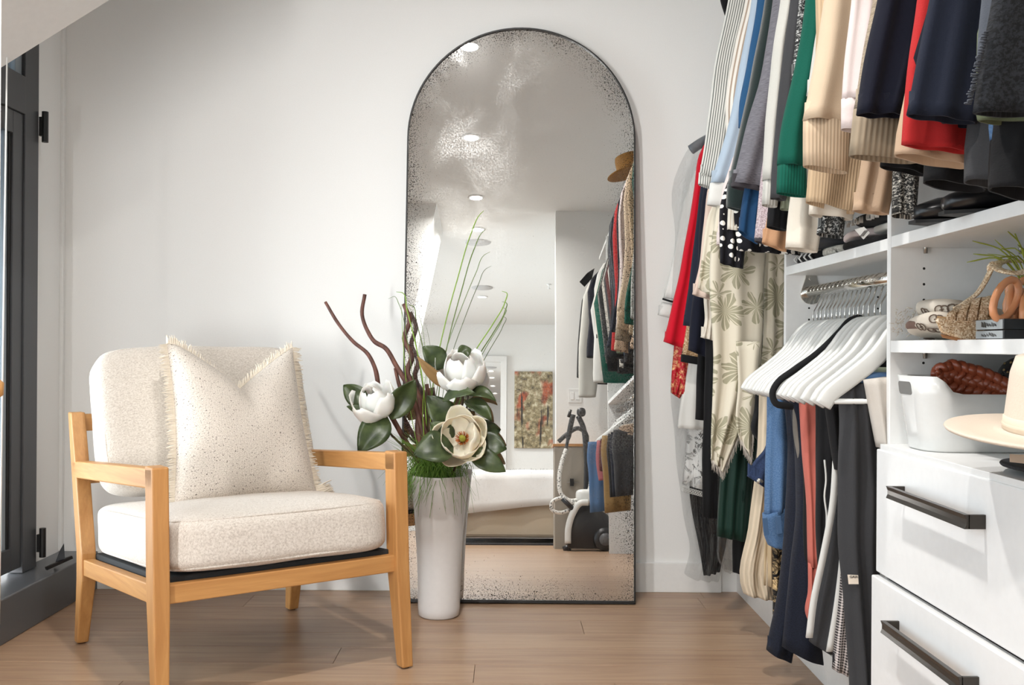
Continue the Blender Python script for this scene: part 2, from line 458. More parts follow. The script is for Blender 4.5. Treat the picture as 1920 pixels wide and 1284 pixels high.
# ceiling downlights and the round speakers
ne = NT('lamp_glow'); em = ne.n('ShaderNodeEmission'); em.inputs[0].default_value = (1, .96, .9, 1); em.inputs[1].default_value = 14; ne.l(em.outputs[0], ne.out.inputs[0])
M_glow = ne.m
lamps = []
for px, py, wh in ((880, 85, 'nearest the standing mirror'), (884, 256, 'second out from the mirror wall'), (893, 369, 'third out, above the end of the closet'), (897, 429, 'fourth out, at the bedroom edge'), (905, 556, 'farthest away, over the bedroom')):
    q = MRZ(px, py, ZC); lamps.append((q.x, q.y, wh))
for x, y, wh in lamps:
    L = empty('downlight', (x, y, ZC)); tag(L, 'round recessed white ceiling downlight ' + wh, 'downlight', 'ceiling downlights')
    MB().lathe([(.052, -.001), (.066, -.001), (.068, -.006), (.054, -.010), (.052, -.001)], 28, (x, y, ZC)).build('trim_ring', M_white, L)
    MB().lathe([(.0005, -.004), (.052, -.004)], 28, (x, y, ZC)).build('lens', M_glow, L)
    lt = bpy.data.lights.new('downlight_lamp', 'AREA'); lt.shape = 'DISK'; lt.size = .10; lt.energy = 27; lt.spread = 2.7; lt.color = (1, .975, .945)
    lo = bpy.data.objects.new('downlight_lamp', lt); COL.objects.link(lo); lo.parent = L; lo.location = (0, 0, -.012)
for px, py, wh in ((897, 454, 'nearer the closet'), (905, 539, 'farther back')):
    x, y, _ = MRZ(px, py, ZC)
    o = MB().lathe([(.0005, -.008), (.125, -.008), (.13, -.001)], 36, (x, y, ZC)).build('ceiling_speaker', plain('speaker_mesh', (188, 188, 188), .8)); tag(o, 'round flat grey ceiling speaker, the one ' + wh, 'speaker')
o = MB().lathe([(.004, 0), (.028, -.004), (.028, -.009), (.007, -.012), (.007, -.05), (.022, -.055), (.0005, -.058)], 16, tuple(MRZ(1030, 533, ZC))).build('sprinkler_head', M_white); tag(o, 'tiny white sprinkler head on the bedroom ceiling', 'sprinkler')
# ================================================================== ARCHED MIRROR
HW, MH = .412, 2.072
ZA = MH-HW
mir = empty('arched_mirror', (.048, MIR_Y, .004)); mir.rotation_euler = (-MIR_A, .004, 0)
tag(mir, 'tall arched antiqued mirror in thin black frame leaning on the white wall', 'mirror')
def arch(r, n=48, z0=0):
    return [(-r, z0)]+[(r*math.cos(a), ZA+r*math.sin(a)) for a in [PI-PI*i/n for i in range(n+1)]]+[(r, z0)]
nm = NT('antiqued_mirror')
tc = nm.n('ShaderNodeTexCoord'); sp = nm.n('ShaderNodeSeparateXYZ'); nm.l(tc.outputs['Object'], sp.inputs[0])
co = tc.outputs['Object']
zz = nm.math('MAXIMUM', nm.math('SUBTRACT', sp.outputs[2], ZA), 0)
rr = nm.math('SQRT', nm.math('ADD', nm.math('MULTIPLY', sp.outputs[0], sp.outputs[0]), nm.math('MULTIPLY', zz, zz)))
d = nm.math('MINIMUM', nm.math('SUBTRACT', HW, rr), nm.math('MULTIPLY', nm.math('SUBTRACT', sp.outputs[2], 0), 1.0))
big = nm.noise(co, 5, 4, .6)
prox = nm.math('SUBTRACT', 1, nm.math('DIVIDE', nm.math('ADD', d, nm.math('MULTIPLY', nm.math('SUBTRACT', big, .5), .16)), .135))
prox = nm.math('MINIMUM', nm.math('MAXIMUM', prox, 0), 1)
s1 = nm.noise(co, 270, 2, .7); s2 = nm.noise(co, 140, 3, .7)
sp1 = nm.math('GREATER_THAN', nm.math('ADD', s1, nm.math('MULTIPLY', prox, .17)), .722)
sp2 = nm.math('GREATER_THAN', nm.math('ADD', s2, nm.math('MULTIPLY', prox, .14)), .722)
spk = nm.math('MAXIMUM', sp1, sp2)
cloud = nm.noise(co, 4.5, 5, .62, .6); cloud2 = nm.noise(co, 170, 2, .7)
cl = nm.math('MULTIPLY', nm.ramp(cloud, [(.44, (0, 0, 0)), (.74, (1, 1, 1))]), nm.ramp(cloud2, [(.40, (0, 0, 0)), (.65, (1, 1, 1))]))
cl = nm.math('MULTIPLY', cl, .34)
cl = nm.math('ADD', cl, .012)
g0 = nm.n('ShaderNodeBsdfGlossy'); g0.inputs['Roughness'].default_value = .0; g0.inputs[0].default_value = (.80, .80, .785, 1)
g1 = nm.n('ShaderNodeBsdfGlossy'); g1.inputs['Roughness'].default_value = .20; g1.inputs[0].default_value = (.80, .80, .785, 1)
bk = nm.n('ShaderNodeBsdfDiffuse'); bk.inputs[0].default_value = (.025, .023, .02, 1)
m1 = nm.n('ShaderNodeMixShader'); nm.l(cl, m1.inputs[0]); nm.l(g0.outputs[0], m1.inputs[1]); nm.l(g1.outputs[0], m1.inputs[2])
m2 = nm.n('ShaderNodeMixShader'); nm.l(spk, m2.inputs[0]); nm.l(m1.outputs[0], m2.inputs[1]); nm.l(bk.outputs[0], m2.inputs[2])
nm.l(m2.outputs[0], nm.out.inputs[0])
a_in = arch(HW-.001)
MB().loft([[(x, 0, z+.006) for x, z in a_in], [(x, .008, z+.006) for x, z in a_in]]).build('mirror_glass', nm.m, mir, smooth=False, local=True)
ao, ai = arch(HW+.003), arch(HW-.002)
mb = MB(); nn = len(ao)
ro = [[(x, y, max(z, 0)) for x, z in ao] for y in (-.008, .028)]; ri = [[(x, y, z) for x, z in ai] for y in (-.008, .028)]
vv = ro[0]+ro[1]+ri[0]+ri[1]; ff = []
for i in range(nn-1):
    ff += [(i, i+1, nn*2+i+1, nn*2+i), (nn+i+1, nn+i, nn*3+i, nn*3+i+1), (i+1, i, nn+i, nn+i+1), (nn*2+i, nn*2+i+1, nn*3+i+1, nn*3+i)]
mb.add(vv, ff).box((-HW-.003, -.008, 0), (HW+.003, .028, .009))
mb.build('mirror_frame', M_black, mir, smooth=False, local=True)
MB().loft([[(x*.97, .0285, z*.985+.02) for x, z in a_in], [(x*.97, .012, z*.985+.02) for x, z in a_in]]).build('backing_board', plain('backing', (60, 56, 52), .9), mir, smooth=False, local=True)
for sx in (-1, 1): MB().lathe([(.012, 0), (.012, -.004), (.0005, -.004)], 12, (sx*.38, .01, 0)).build('foot_pad', M_rubber, mir, local=True)

# ================================================================== ARMCHAIR
CX, CY, CA = -.762, 2.938, math.radians(36)
ch = empty('armchair', (CX, CY, 0)); ch.rotation_euler = (0, 0, CA)
tag(ch, 'light oak framed armchair with cream linen cushions beside the window', 'armchair')
Wx, Wy, Wz = wood('oak_grain_x', 0), wood('oak_grain_y', 1), wood('oak_grain_z', 2)
def rectpost(name, secs, m):
    rings = []
    for a, b, z, wa, wb in secs:
        rings.append([(a-wa/2, b-wb/2, z), (a+wa/2, b-wb/2, z), (a+wa/2, b+wb/2, z), (a-wa/2, b+wb/2, z)])
    return MB().loft(rings).build(name, m, ch, smooth=False, bevel=.004, local=True)
for s in (-1, 1):
    A = s*.337
    rectpost('front_leg', [(A+s*.004, -.357, .004, .034, .036), (A, -.322, .285, .042, .060), (A, -.306, .604, .042, .058)], Wz)
    rectpost('back_leg', [(A+s*.004, .405, .004, .034, .036), (A, .370, .20, .042, .064), (A, .372, .28, .042, .064), (A, .448, .53, .042, .056), (A, .500, .692, .042, .042)], Wz)
    MB().beam((A, -.334, .577), (A, .46, .520), .042, .050).build('arm', Wy, ch, smooth=False, bevel=.004, local=True)
    MB().beam((A, -.30, .291), (A, .36, .238), .030, .048).build('side_rail', Wy, ch, smooth=False, bevel=.003, local=True)
    for bb in (-.357, .405): MB().lathe([(.012, .004), (.012, 0), (.0005, 0)], 10, (A+s*.004, bb, 0)).build('glide', plain('glide_brown', (96, 70, 50), .6), ch, local=True)
MB().beam((-.322, -.322, .291), (.322, -.322, .291), .030, .047).build('front_rail', Wx, ch, smooth=False, bevel=.003, local=True)
MB().beam((-.322, .372, .245), (.322, .372, .245), .030, .047).build('back_rail', Wx, ch, smooth=False, bevel=.003, local=True)
MB().beam((-.322, .494, .660), (.322, .494, .660), .028, .052).build('top_rail', Wx, ch, smooth=False, bevel=.003, local=True)
MB().beam((-.322, .437, .50), (.322, .437, .50), .026, .045).build('top_rail', Wx, ch, smooth=False, bevel=.003, local=True)
sup = MB().beam((0, -.305, .318), (0, .35, .268), .635, .018).build('seat_support', plain('black_webbing', (30, 32, 34), .8), ch, smooth=False, bevel=.004, local=True)
# linen
nl = NT('cream_linen'); nl.set(Roughness=.95); nl.p.inputs['Sheen Weight'].default_value = .2; nl.p.inputs['Specular IOR Level'].default_value = .2
ca = nl.noise(nl.coord('Object', (700, 170, 700)), 1, 2); cb = nl.noise(nl.coord('Object', (170, 700, 170)), 1, 2)
wv = nl.math('MULTIPLY', nl.math('ADD', ca, cb), .5)
nl.l(nl.ramp(wv, [(.33, S(176, 166, 156)), (.5, S(210, 202, 192)), (.66, S(226, 220, 212))]), nl.p.inputs['Base Color']); nl.bump(wv, .5, .002)
M_linen = nl.m
tilt = math.atan2(.053, .66)
seat = rounded_box('seat_cushion', (.66, .735, .155), M_linen, ch, Matrix.Translation((0, .02, .376)) @ Matrix.Rotation(-tilt, 4, 'X'), n=20, p=7, bulge=.20, noise=.006)
MS = Matrix.Translation((0, .02, .376)) @ Matrix.Rotation(-tilt, 4, 'X')
def rim(w, dd, z, p=7, n=64):
    out = []
    for i in range(n+1):
        a = 2*PI*i/n; q = (math.cos(a), math.sin(a)); r = (abs(q[0])**p+abs(q[1])**p)**(-1/p)
        out.append((q[0]*r*w/2, q[1]*r*dd/2, z))
    return out
MB().tube([MS @ V(p) for p in rim(.640, .715, .060)], .0035, 6).build('piping', M_linen, seat, local=True)
MB().tube([MS @ V(p) for p in rim(.640, .715, -.058)], .0035, 6).build('piping', M_linen, seat, local=True)
lean = math.atan2(.17, .44)
MBk = Matrix.Translation((.01, .335, .668)) @ Matrix.Rotation(-lean, 4, 'X')
bc = rounded_box('back_cushion', (.665, .15, .455), M_linen, ch, MBk, n=20, p=7, noise=.007, seed=4)
for yy in (-.056, .056):
    MB().tube([MBk @ V((x, yy, z)) for x, z, _ in [(p[0], p[1], 0) for p in rim(.645, .435, 0)]], .0035, 6).build('piping', M_linen, bc, local=True)

# ------------------------------------------------------------------ fringed pillow (its own thing, leaning on the back cushion)
npil = NT('speckled_weave'); npil.set(Roughness=.95); npil.p.inputs['Sheen Weight'].default_value = .2
cu = npil.coord('UV'); 
se = npil.n('ShaderNodeSeparateXYZ'); npil.l(cu, se.inputs[0])
ribs = npil.math('SINE', npil.math('MULTIPLY', se.outputs[0], 2*PI*120))
fk = npil.noise(cu, 150, 2, .8); wk = npil.noise(npil.coord('UV', (260, 420, 1)), 1, 2)
basec = npil.ramp(wk, [(.32, S(178, 168, 156)), (.5, S(206, 197, 186)), (.7, S(224, 216, 207))])
spk = npil.math('GREATER_THAN', fk, .64)
npil.l(npil.mix(spk, basec, S(66, 57, 50)), npil.p.inputs['Base Color'])
npil.bump(npil.math('ADD', npil.math('MULTIPLY', ribs, .12), wk), .35, .002)
M_pil = npil.m
Rc = Matrix.Translation((CX, CY, 0)) @ Matrix.Rotation(CA, 4, 'Z')
def CL(a, b, z): return Rc @ V((a, b, z))
pBL, pBR, pTL, pTR = CL(-.195, .000, .452), CL(.262, .045, .440), CL(-.150, .215, .905), CL(.262, .235, .895)
pn = (pBR-pBL).cross(pTL-pBL).normalized()
if pn.y > 0: pn = -pn
NPX = 44
def pil(u, v, side):
    # corners pinch outwards, sides draw in, top edge falls into a chopped V
    uu = u + (.035*math.sin(PI*v))*(1-2*u); vv = v
    p = pBL*(1-uu)*(1-vv)+pBR*uu*(1-vv)+pTL*(1-uu)*vv+pTR*uu*vv
    notch = max(0, 1-abs((u-.53)/.47))
    up = V((0, 0, 1))
    p = p - up*(.145*notch**1.15*v**3.0)
    e = max(0, (1-abs(2*u-1)**3.2))*max(0, (1-abs(2*v-1)**3.0))
    th = .088*e**.62
    crease = math.exp(-((u-.53)/.10)**2)*max(0, v-.55)**1.2
    th *= (1-.95*min(1, crease*1.7))
    th += .006*mn.noise(V((u*5, v*5, 2.2)))*e
    return p + pn*th*side
vs = []; uvs = []; fs = []
for side in (1, -.75):
    for j in range(NPX+1):
        for i in range(NPX+1):
            vs.append(pil(i/NPX, j/NPX, side)); uvs.append((i/NPX*.48, j/NPX*.48))
n1 = (NPX+1)**2
for s in (0, 1):
    for j in range(NPX):
        for i in range(NPX):
            a = s*n1+j*(NPX+1)+i; q = (a, a+1, a+NPX+2, a+NPX+1); fs.append(q if s == 0 else tuple(reversed(q)))
pillow = mk('throw_pillow', vs, fs, M_pil, uvs=uvs)
tag(pillow, 'speckled cream woven throw pillow with frayed edges and chopped top on the armchair', 'pillow')
fm = MB(); r3 = random.Random(11)
def strand(p, dr, L, w=.0022):
    t = dr.normalized(); sd = t.cross(pn).normalized()*w
    k = t + V((r3.uniform(-.3, .3), r3.uniform(-.3, .3), r3.uniform(-.35, .15)))
    p1 = p + t*L*.5 + pn*r3.uniform(-.003, .003); p2 = p1 + k.normalized()*L*.5
    nrm = pn*w
    fm.loft([[p-sd, p+nrm, p+sd], [p1-sd, p1+nrm, p1+sd], [p2-sd*.4, p2+nrm*.4, p2+sd*.4]], cap=True)
ctr = (pBL+pBR+pTL+pTR)/4
for edge in range(4):
    for i in range(190):
        t = (i+r3.random())/190
        u, v = ((t, 1), (t, 0), (0, t), (1, t))[edge]
        p = pil(u, v, 0)
        if edge == 0: dr = (pTL-pBL).normalized() + (V((0, 0, 0)))
        elif edge == 1: dr = (pBL-pTL).normalized()*.3 - pn*-.8
        elif edge == 2: dr = (pBL-pBR)
        else: dr = (pBR-pBL)
        strand(p, dr.normalized()+V((r3.uniform(-.25, .25),)*3)*.5, r3.uniform(.018, .032))
for i in range(160):   # loose tassel at the lower right corner
    p = pil(1, r3.uniform(0, .06), 0); strand(p, (pBR-pBL).normalized()+V((0, 0, r3.uniform(-.2, .35))), r3.uniform(.03, .062), .002)
fr_ = fm.build('fringe', plain('fringe_cream', (226, 216, 200), .95), pillow, smooth=False); fr_['kind'] = 'stuff'

# ================================================================== VASE AND ARRANGEMENT
VY0 = 3.40
vc = W(823, 1141, VY0)
M_vase = plain('glazed_white', (226, 224, 222), .16, bump=.01)
prof = [(.0005, .0), (.060, .0), (.068, .006), (.0705, .03), (.072, .12), (.076, .22), (.083, .32), (.090, .40), (.0965, .465), (.0975, .472), (.094, .474), (.088, .46), (.082, .38), (.0005, .34)]
vase = MB().lathe(prof, 44, (vc.x, VY0, 0)).build('vase', M_vase); tag(vase, 'tall white glazed flared vase on the floor behind the armchair', 'vase')
soil = MB().lathe([(.0005, .455), (.05, .452), (.0875, .445), (.080, .40), (.0005, .39)], 28, (vc.x, VY0, 0)).build('dark_filling', plain('moss', (30, 34, 22), 1), vase)
VT = V((vc.x, VY0, .46))
M_petal = plain('petal_white', (243, 240, 234), .55, bscale=30, Subsurface_Weight=.15)
M_petalc = plain('petal_cream', (244, 234, 212), .55, bscale=30, Subsurface_Weight=.15)
nlf = NT('leaf_green'); nlf.set(Roughness=.36)
lf = nlf.noise(nlf.coord('Object'), 26, 3); nlf.l(nlf.ramp(lf, [(.3, S(40, 54, 30)), (.7, S(80, 94, 56))]), nlf.p.inputs['Base Color']); nlf.bump(lf, .2, .003)
M_leaf = nlf.m; M_leafb = plain('leaf_brown_underside', (140, 110, 68), .75)
M_stem = plain('stem_brown', (70, 52, 36), .7)
def petal(parent, base, out, up, L, wd, open_, curl, m):
    out = out.normalized(); up = up.normalized(); sd = out.cross(up).normalized()
    n = 8; vs = []; fs = []
    ax = (up*math.cos(open_)+out*math.sin(open_)).normalized(); nr = (out*math.cos(open_)-up*math.sin(open_)).normalized()
    for i in range(n+1):
        u = i/n; w = wd*(math.sin(PI*min(1, (.06+.90*u**.75)))**.55)
        for j in range(n+1):
            t = 2*j/n-1
            vs.append(base + ax*L*u + nr*L*(.34*math.sin(PI*u*.9)-curl*u*u) + sd*w*t - nr*wd*.55*t*t*(math.sin(PI*u*.95)+.1) + nr*.003*mn.noise(V((u*4, t*3, L*90))))
    for i in range(n):
        for j in range(n): a = i*(n+1)+j; fs.append((a, a+1, a+n+2, a+n+1))
    return mk('petal', vs, fs, m, parent, solid=.0012)
def leaf(parent, b, t, width, nrm, curl=.12, flip=False, fold=.25):
    b, t = V(b), V(t); ax = t-b; L = ax.length; ax.normalize(); nrm = V(nrm); nrm = (nrm-ax*nrm.dot(ax)).normalized(); sd = ax.cross(nrm).normalized()
    n, mm = 10, 6; vs = []; fs = []
    for i in range(n+1):
        u = i/n; w = width*1.2*max(.02, math.sin(PI*(u**.85)))**.8
        for j in range(mm+1):
            s = 2*j/mm-1
            vs.append(b+ax*L*u+sd*w*s+nrm*(L*curl*math.sin(PI*u) + fold*w*abs(s) - .0 + .006*mn.noise(V((u*3, s*2, L*50)))))
    for i in range(n):
        for j in range(mm): a = i*(mm+1)+j; fs.append((a, a+1, a+mm+2, a+mm+1))
    ms = [M_leaf, M_leafb]
    return mk('leaf', vs, fs, ms if not flip else ms[::-1], parent, solid=.0016)
def magnolia(name, label, px, Y, axis, size, m, rot, opens, leaves):
    c = W(px[0], px[1], Y)
    r = empty(name, c); tag(r, label, 'flower', None)
    ax = V(axis).normalized(); e1 = ax.cross(V((0, 1, .1))).normalized(); e2 = ax.cross(e1).normalized()
    base = c-ax*size*.40
    for ring, (k, op, ln, wd) in enumerate(opens):
        for i in range(k):
            a = rot+2*PI*(i+.5*ring)/k
            petal(r, base, e1*math.cos(a)+e2*math.sin(a), ax, size*ln, size*wd, op+.12*math.sin(i*2.3+ring), .10 if ring else .22, m)
    cone = MB()
    cone.loft([[base+ax*size*z+(e1*math.cos(2*PI*j/10)+e2*math.sin(2*PI*j/10))*size*rr for j in range(10)] for z, rr in ((.05, .05), (.16, .075), (.27, .065), (.34, .02))])
    cone.build('pistil', plain('pistil_green', (150, 150, 50), .7), r)
    stm = MB()
    for j in range(26):
        a = j*2.4; d = (e1*math.cos(a)+e2*math.sin(a))
        stm.tube([base+ax*size*.08+d*size*.04, base+ax*size*.16+d*size*.12, base+ax*size*.24+d*size*.15], [.0016, .0016, .001], 5)
    stm.build('stamen', plain('stamen_orange', (190, 104, 40), .7), r)
    mid = (base+VT)/2+V((.01, .0, -.03))
    MB().tube(smoothpath([base+ax*size*.1, base-ax*size*.15, mid, VT+V((0, 0, -.05))], 5), .004, 7).build('stem', M_stem, r)
    for lv in leaves:
        b = W(*lv[0]); t = W(*lv[1]); leaf(r, b, t, lv[2], lv[3], *lv[4:])
    return r
magnolia('magnolia', 'white magnolia bloom at the left of the vase arrangement facing up', (700, 750), 3.30, (-.25, -.45, .85), .150, M_petal, .4,
         [(4, .36, .70, .31), (5, .72, .80, .34)],
         [((726, 780, 3.30), (672, 848, 3.24), .042, (.2, -1, .35), .10), ((690, 758, 3.33), (644, 722, 3.34), .030, (-.4, -1, .2), .05),
          ((722, 788, 3.33), (650, 762, 3.31), .026, (0, -.8, .7), .05), ((734, 786, 3.31), (778, 712, 3.27), .036, (.5, -1, .2), -.16, False, .5)])
magnolia('magnolia', 'white magnolia bloom topmost in the vase with a tan backed leaf', (862, 690), 3.34, (-.10, -.50, .86), .165, M_petal, 1.1,
         [(4, .38, .70, .31), (6, .78, .78, .34)],
         [((832, 690, 3.36), (792, 650, 3.34), .034, (.3, -1, .3), .10), ((842, 728, 3.33), (782, 668, 3.28), .016, (-.6, -.8, .5), .12, True),
          ((830, 752, 3.30), (892, 738, 3.26), .026, (0, -.8, .9), .16), ((874, 738, 3.34), (930, 752, 3.30), .022, (.2, -.8, .7), .22),
          ((872, 752, 3.34), (922, 790, 3.29), .025, (.5, -.9, .3), .20), ((858, 664, 3.39), (884, 655, 3.40), .020, (0, -1, .3), .05),
          ((850, 800, 3.36), (800, 742, 3.36), .038, (.3, -1, .2), .06)])
magnolia('magnolia', 'open cream magnolia lowest in the vase showing its orange centre', (864, 818), 3.25, (-.12, -.90, .28), .150, M_petalc, .2,
         [(5, .72, .72, .36), (5, .95, .80, .34)],
         [((850, 838, 3.27), (776, 853, 3.22), .048, (-.1, -.9, .5), .12), ((846, 836, 3.31), (806, 792, 3.29), .036, (.2, -1, .4), .08),
          ((884, 828, 3.32), (950, 842, 3.30), .040, (.1, -1, .4), .08), ((880, 846, 3.29), (948, 884, 3.27), .030, (.2, -1, .2), .08),
          ((880, 812, 3.34), (938, 806, 3.36), .032, (.1, -1, .3), .08), ((845, 800, 3.36), (882, 768, 3.38), .03, (.1, -1, .2), .05)])
# twisted brown branches
nb = NT('branch_bark'); nb.set(Roughness=.6)
bf = nb.noise(nb.coord('Object', (60, 60, 12)), 1, 4); nb.l(nb.ramp(bf, [(.3, S(58, 34, 28)), (.7, S(122, 78, 64))]), nb.p.inputs['Base Color']); nb.bump(bf, .5, .004)
def branch(label, pts, r0, r1):
    P = smoothpath([W(*p) for p in pts], 6); n = len(P)
    rad = [(r0+(r1-r0)*i/(n-1))*(1+.12*mn.noise(P[i]*30)) for i in range(n)]
    o = MB().tube(P, rad, 10).build('curly_branch', nb.m); tag(o, label, 'branch', None)
    return o
branch('brown curly branch with a pointed tip leaning farthest left from the vase', [(610, 566, 3.46), (634, 606, 3.45), (662, 640, 3.44), (690, 664, 3.43), (703, 690, 3.42), (712, 735, 3.42), (745, 800, 3.41), (792, 880, 3.40), (805, 905, 3.40)], .005, .010)
branch('brown curly branch with a blunt vertical top, second from the left in the vase', [(684, 552, 3.50), (679, 590, 3.49), (690, 622, 3.48), (702, 640, 3.47), (722, 652, 3.46), (742, 684, 3.45), (768, 730, 3.43), (790, 800, 3.42), (808, 900, 3.41)], .0060, .010)
branch('dark twisted branch standing in front of the mirror edge', [(757, 570, 3.52), (768, 600, 3.51), (758, 634, 3.50), (772, 670, 3.49), (764, 695, 3.48), (786, 750, 3.45), (784, 810, 3.43), (812, 905, 3.42)], .0075, .0125)
branch('dark twisted branch curving through the middle of the bouquet', [(741, 690, 3.46), (752, 730, 3.45), (782, 765, 3.44), (796, 800, 3.43), (808, 850, 3.42), (815, 905, 3.41)], .006, .011)
branch('short dark branch stub standing behind the top magnolia', [(800, 720, 3.47), (806, 770, 3.46), (808, 830, 3.44), (820, 905, 3.42)], .007, .009)
# tall grass blades
M_grass = plain('blade_green', (134, 172, 62), .5, bscale=20); M_grassd = plain('blade_dark', (112, 136, 76), .5, bscale=20)
def blade(label, pts, m, r=.0034):
    P = smoothpath([W(*p) for p in pts], 6); n = len(P)
    o = MB().tube(P, [r*(.35+.65*min(1, i/(n*.25))) for i in range(n)], 5, flat=.6).build('grass_blade', m); tag(o, label, 'grass blade', 'tall grass blades in the vase')
blade('tallest green grass blade, reaching the upper ceiling light in the mirror', [(907, 395, 3.50), (899, 403, 3.5), (884, 436, 3.50), (858, 522, 3.49), (832, 618, 3.47), (812, 720, 3.45), (806, 900, 3.41)], M_grass)
blade('second tallest dull green grass blade with a curled tip', [(919, 472, 3.50), (908, 478, 3.5), (893, 510, 3.50), (862, 585, 3.48), (838, 650, 3.46), (815, 760, 3.44), (810, 900, 3.41)], M_grassd, .0022)
blade('green grass blade with a hooked tip, rightmost of the vase', [(941, 546, 3.50), (950, 549, 3.5), (947, 566, 3.5), (925, 606, 3.49), (890, 660, 3.47), (850, 760, 3.44), (818, 900, 3.41)], M_grass)
blade('thin grass blade hooked just beneath the rightmost one', [(941, 576, 3.50), (949, 580, 3.5), (944, 594, 3.5), (912, 650, 3.48), (870, 730, 3.45), (822, 900, 3.41)], M_grassd, .0022)
blade('bright grass blade leaning left with its tip bent over the mirror frame', [(743, 547, 3.46), (755, 549, 3.46), (763, 580, 3.46), (778, 640, 3.45), (792, 710, 3.44), (800, 800, 3.43), (806, 900, 3.41)], M_grass)
blade('leftmost thin grass blade with a drooping tip', [(728, 560, 3.44), (740, 556, 3.44), (748, 570, 3.44), (762, 630, 3.44), (776, 720, 3.43), (790, 800, 3.42), (802, 900, 3.41)], M_grassd, .002)
blade('straight bright grass blade between the dark branches', [(752, 570, 3.43), (756, 640, 3.43), (760, 700, 3.43), (775, 800, 3.42), (798, 900, 3.41)], M_grass, .0022)
blade('short fine dark grass blade against the mirror glass', [(785, 590, 3.5), (790, 606, 3.5), (797, 650, 3.49), (801, 740, 3.46), (808, 900, 3.42)], M_grassd, .0013)
blade('short bright grass blade rising beside the middle branch', [(800, 690, 3.40), (793, 760, 3.40), (796, 830, 3.40), (806, 900, 3.40)], M_grass, .0028)
r4 = random.Random(5); gm = MB()
for i in range(380):
    a = r4.uniform(0, 2*PI); rr0 = r4.uniform(.01, .075)
    p0 = VT+V((math.cos(a)*rr0, math.sin(a)*rr0, -.02))
    front = r4.random()
    if front < .48:  # drooping over the rim
        a2 = r4.uniform(PI*.80, PI*1.75); d = V((math.cos(a2), math.sin(a2)*.7, 0)); L = r4.uniform(.05, .15)
        p1 = p0+d*L*.5+V((0, 0, r4.uniform(.04, .10))); p2 = p0+d*L+V((0, 0, r4.uniform(-.10, .05)))
        if (V((p2.x, p2.y))-V((vc.x, VY0))).length < .11: p2 += d*.06
    else:
        d = V((r4.uniform(-.8, .3), r4.uniform(-.7, .1), 0)); L = r4.uniform(.08, .20)
        p1 = p0+d*L*.4+V((0, 0, L*.6)); p2 = p0+d*L+V((0, 0, L*.9))
    if p2.y > 3.56: continue
    gm.tube(smoothpath([p0, p1, p2], 3), [.0014, .0015, .0015, .0013, .0012, .0009, .0004], 4, flat=.5)
gf = gm.build('grass_filler', [plain('fern_green', (112, 152, 62), .5, bscale=15)]); tag(gf, 'tuft of fine green grass spilling over the rim of the white vase', 'grass', kind='stuff')
# ================================================================== CLOSET JOINERY
XP = .783
T = .020
def pinholes(parent, Y, xs, zs):
    mb = MB()
    for x in xs:
        for z in zs: mb.loft([[(x+.0028*math.cos(2*PI*j/8), y, z+.0028*math.sin(2*PI*j/8)) for j in range(8)] for y in (Y+.001, Y-.0006)])
    o = mb.build('shelf_pin_hole', plain('hole_dark', (30, 28, 26), 1), parent, smooth=False); o['kind'] = 'stuff'
def unit(name, label, y0, y1, x0=XP):
    u = empty(name, (x0, y0, 0)); tag(u, label, 'closet unit'); return u
def shelf(u, y0, y1, z0, z1, nm='shelf', x0=XP+.001): return box(nm, (x0, y0+.0005, z0), (XR-.012, y1-.0005, z1), M_white, u, bevel=.0008)
YF, YN, YM, YE = 2.829, 2.061, 1.27, -.42       # near faces of the upright panels (far, near, middle, end)
u1 = unit('hanging_unit', 'white closet bay with one chrome rail and folded clothes on its shelf', YN, YF)
box('side_panel', (XP, YF, .095), (XR-.002, YF+T, 2.42), M_white, u1, bevel=.0008)
shelf(u1, YN, YF, 1.107, 1.131)
box('back_panel', (XR-.011, YN, 0), (XR-.001, YF, 2.4), M_white, u1, bevel=0)
box('toe_kick', (.862, YN, 0), (.880, YB-.002, .095), M_white, u1, bevel=.001)
pinholes(u1, YF, [XP+.065, XP+.257], [.60+.032*k for k in range(16)])
rodz, rodx = 1.060, .852
rail = MB().tube([(rodx, YN, rodz), (rodx, YF, rodz)], .0145, 18).build('rail', M_chrome, u1)
def flange(y, s, z, par, x=rodx):
    pts = [(x+.030*math.cos(a), z-.004+.030*math.sin(a)) for a in [PI+PI*i/14 for i in range(15)]] + [(x+.016*math.cos(a), z+.040+.016*math.sin(a)) for a in [PI*i/10 for i in range(11)]]
    f = MB().loft([[(px, y, pz) for px, pz in pts], [(px, y+s*.006, pz) for px, pz in pts]]).build('rail_flange', M_chrome, par, smooth=False, bevel=.001)
    MB().loft([[(x+.006*math.cos(2*PI*j/12), yy, z+.038+.006*math.sin(2*PI*j/12)) for j in range(12)] for yy in (y, y+s*.009)]).build('screw', M_chrome, f, smooth=False)
flange(YF, -1, rodz, u1)
u2 = unit('drawer_unit', 'white closet tower of open shelves above handled drawers at the right edge', YM, YN, .75)
box('side_panel', (XP, YN-.0005, 0), (XR-.002, YN+T-.001, 2.42), M_white, u2, bevel=.0008)
box('side_panel', (XP, YM-T, 0), (XR-.002, YM, 2.42), M_white, u2, bevel=.0008)
box('back_panel', (XR-.011, YM, 0), (XR-.001, YN, 2.4), M_white, u2, bevel=0)
shelf(u2, YM, YN, 1.110, 1.133); shelf(u2, YM, YN, .897, .921)
shelf(u2, YM, YN, .688, .711, x0=.764)
pinholes(u2, YN, [XP+.068, XP+.261], [.62+.032*k for k in range(19) if abs(.62+.032*k-.909) > .024 and abs(.62+.032*k-1.12) > .022])
M_pin = plain('pin_steel', (170, 165, 158), .3, .9)
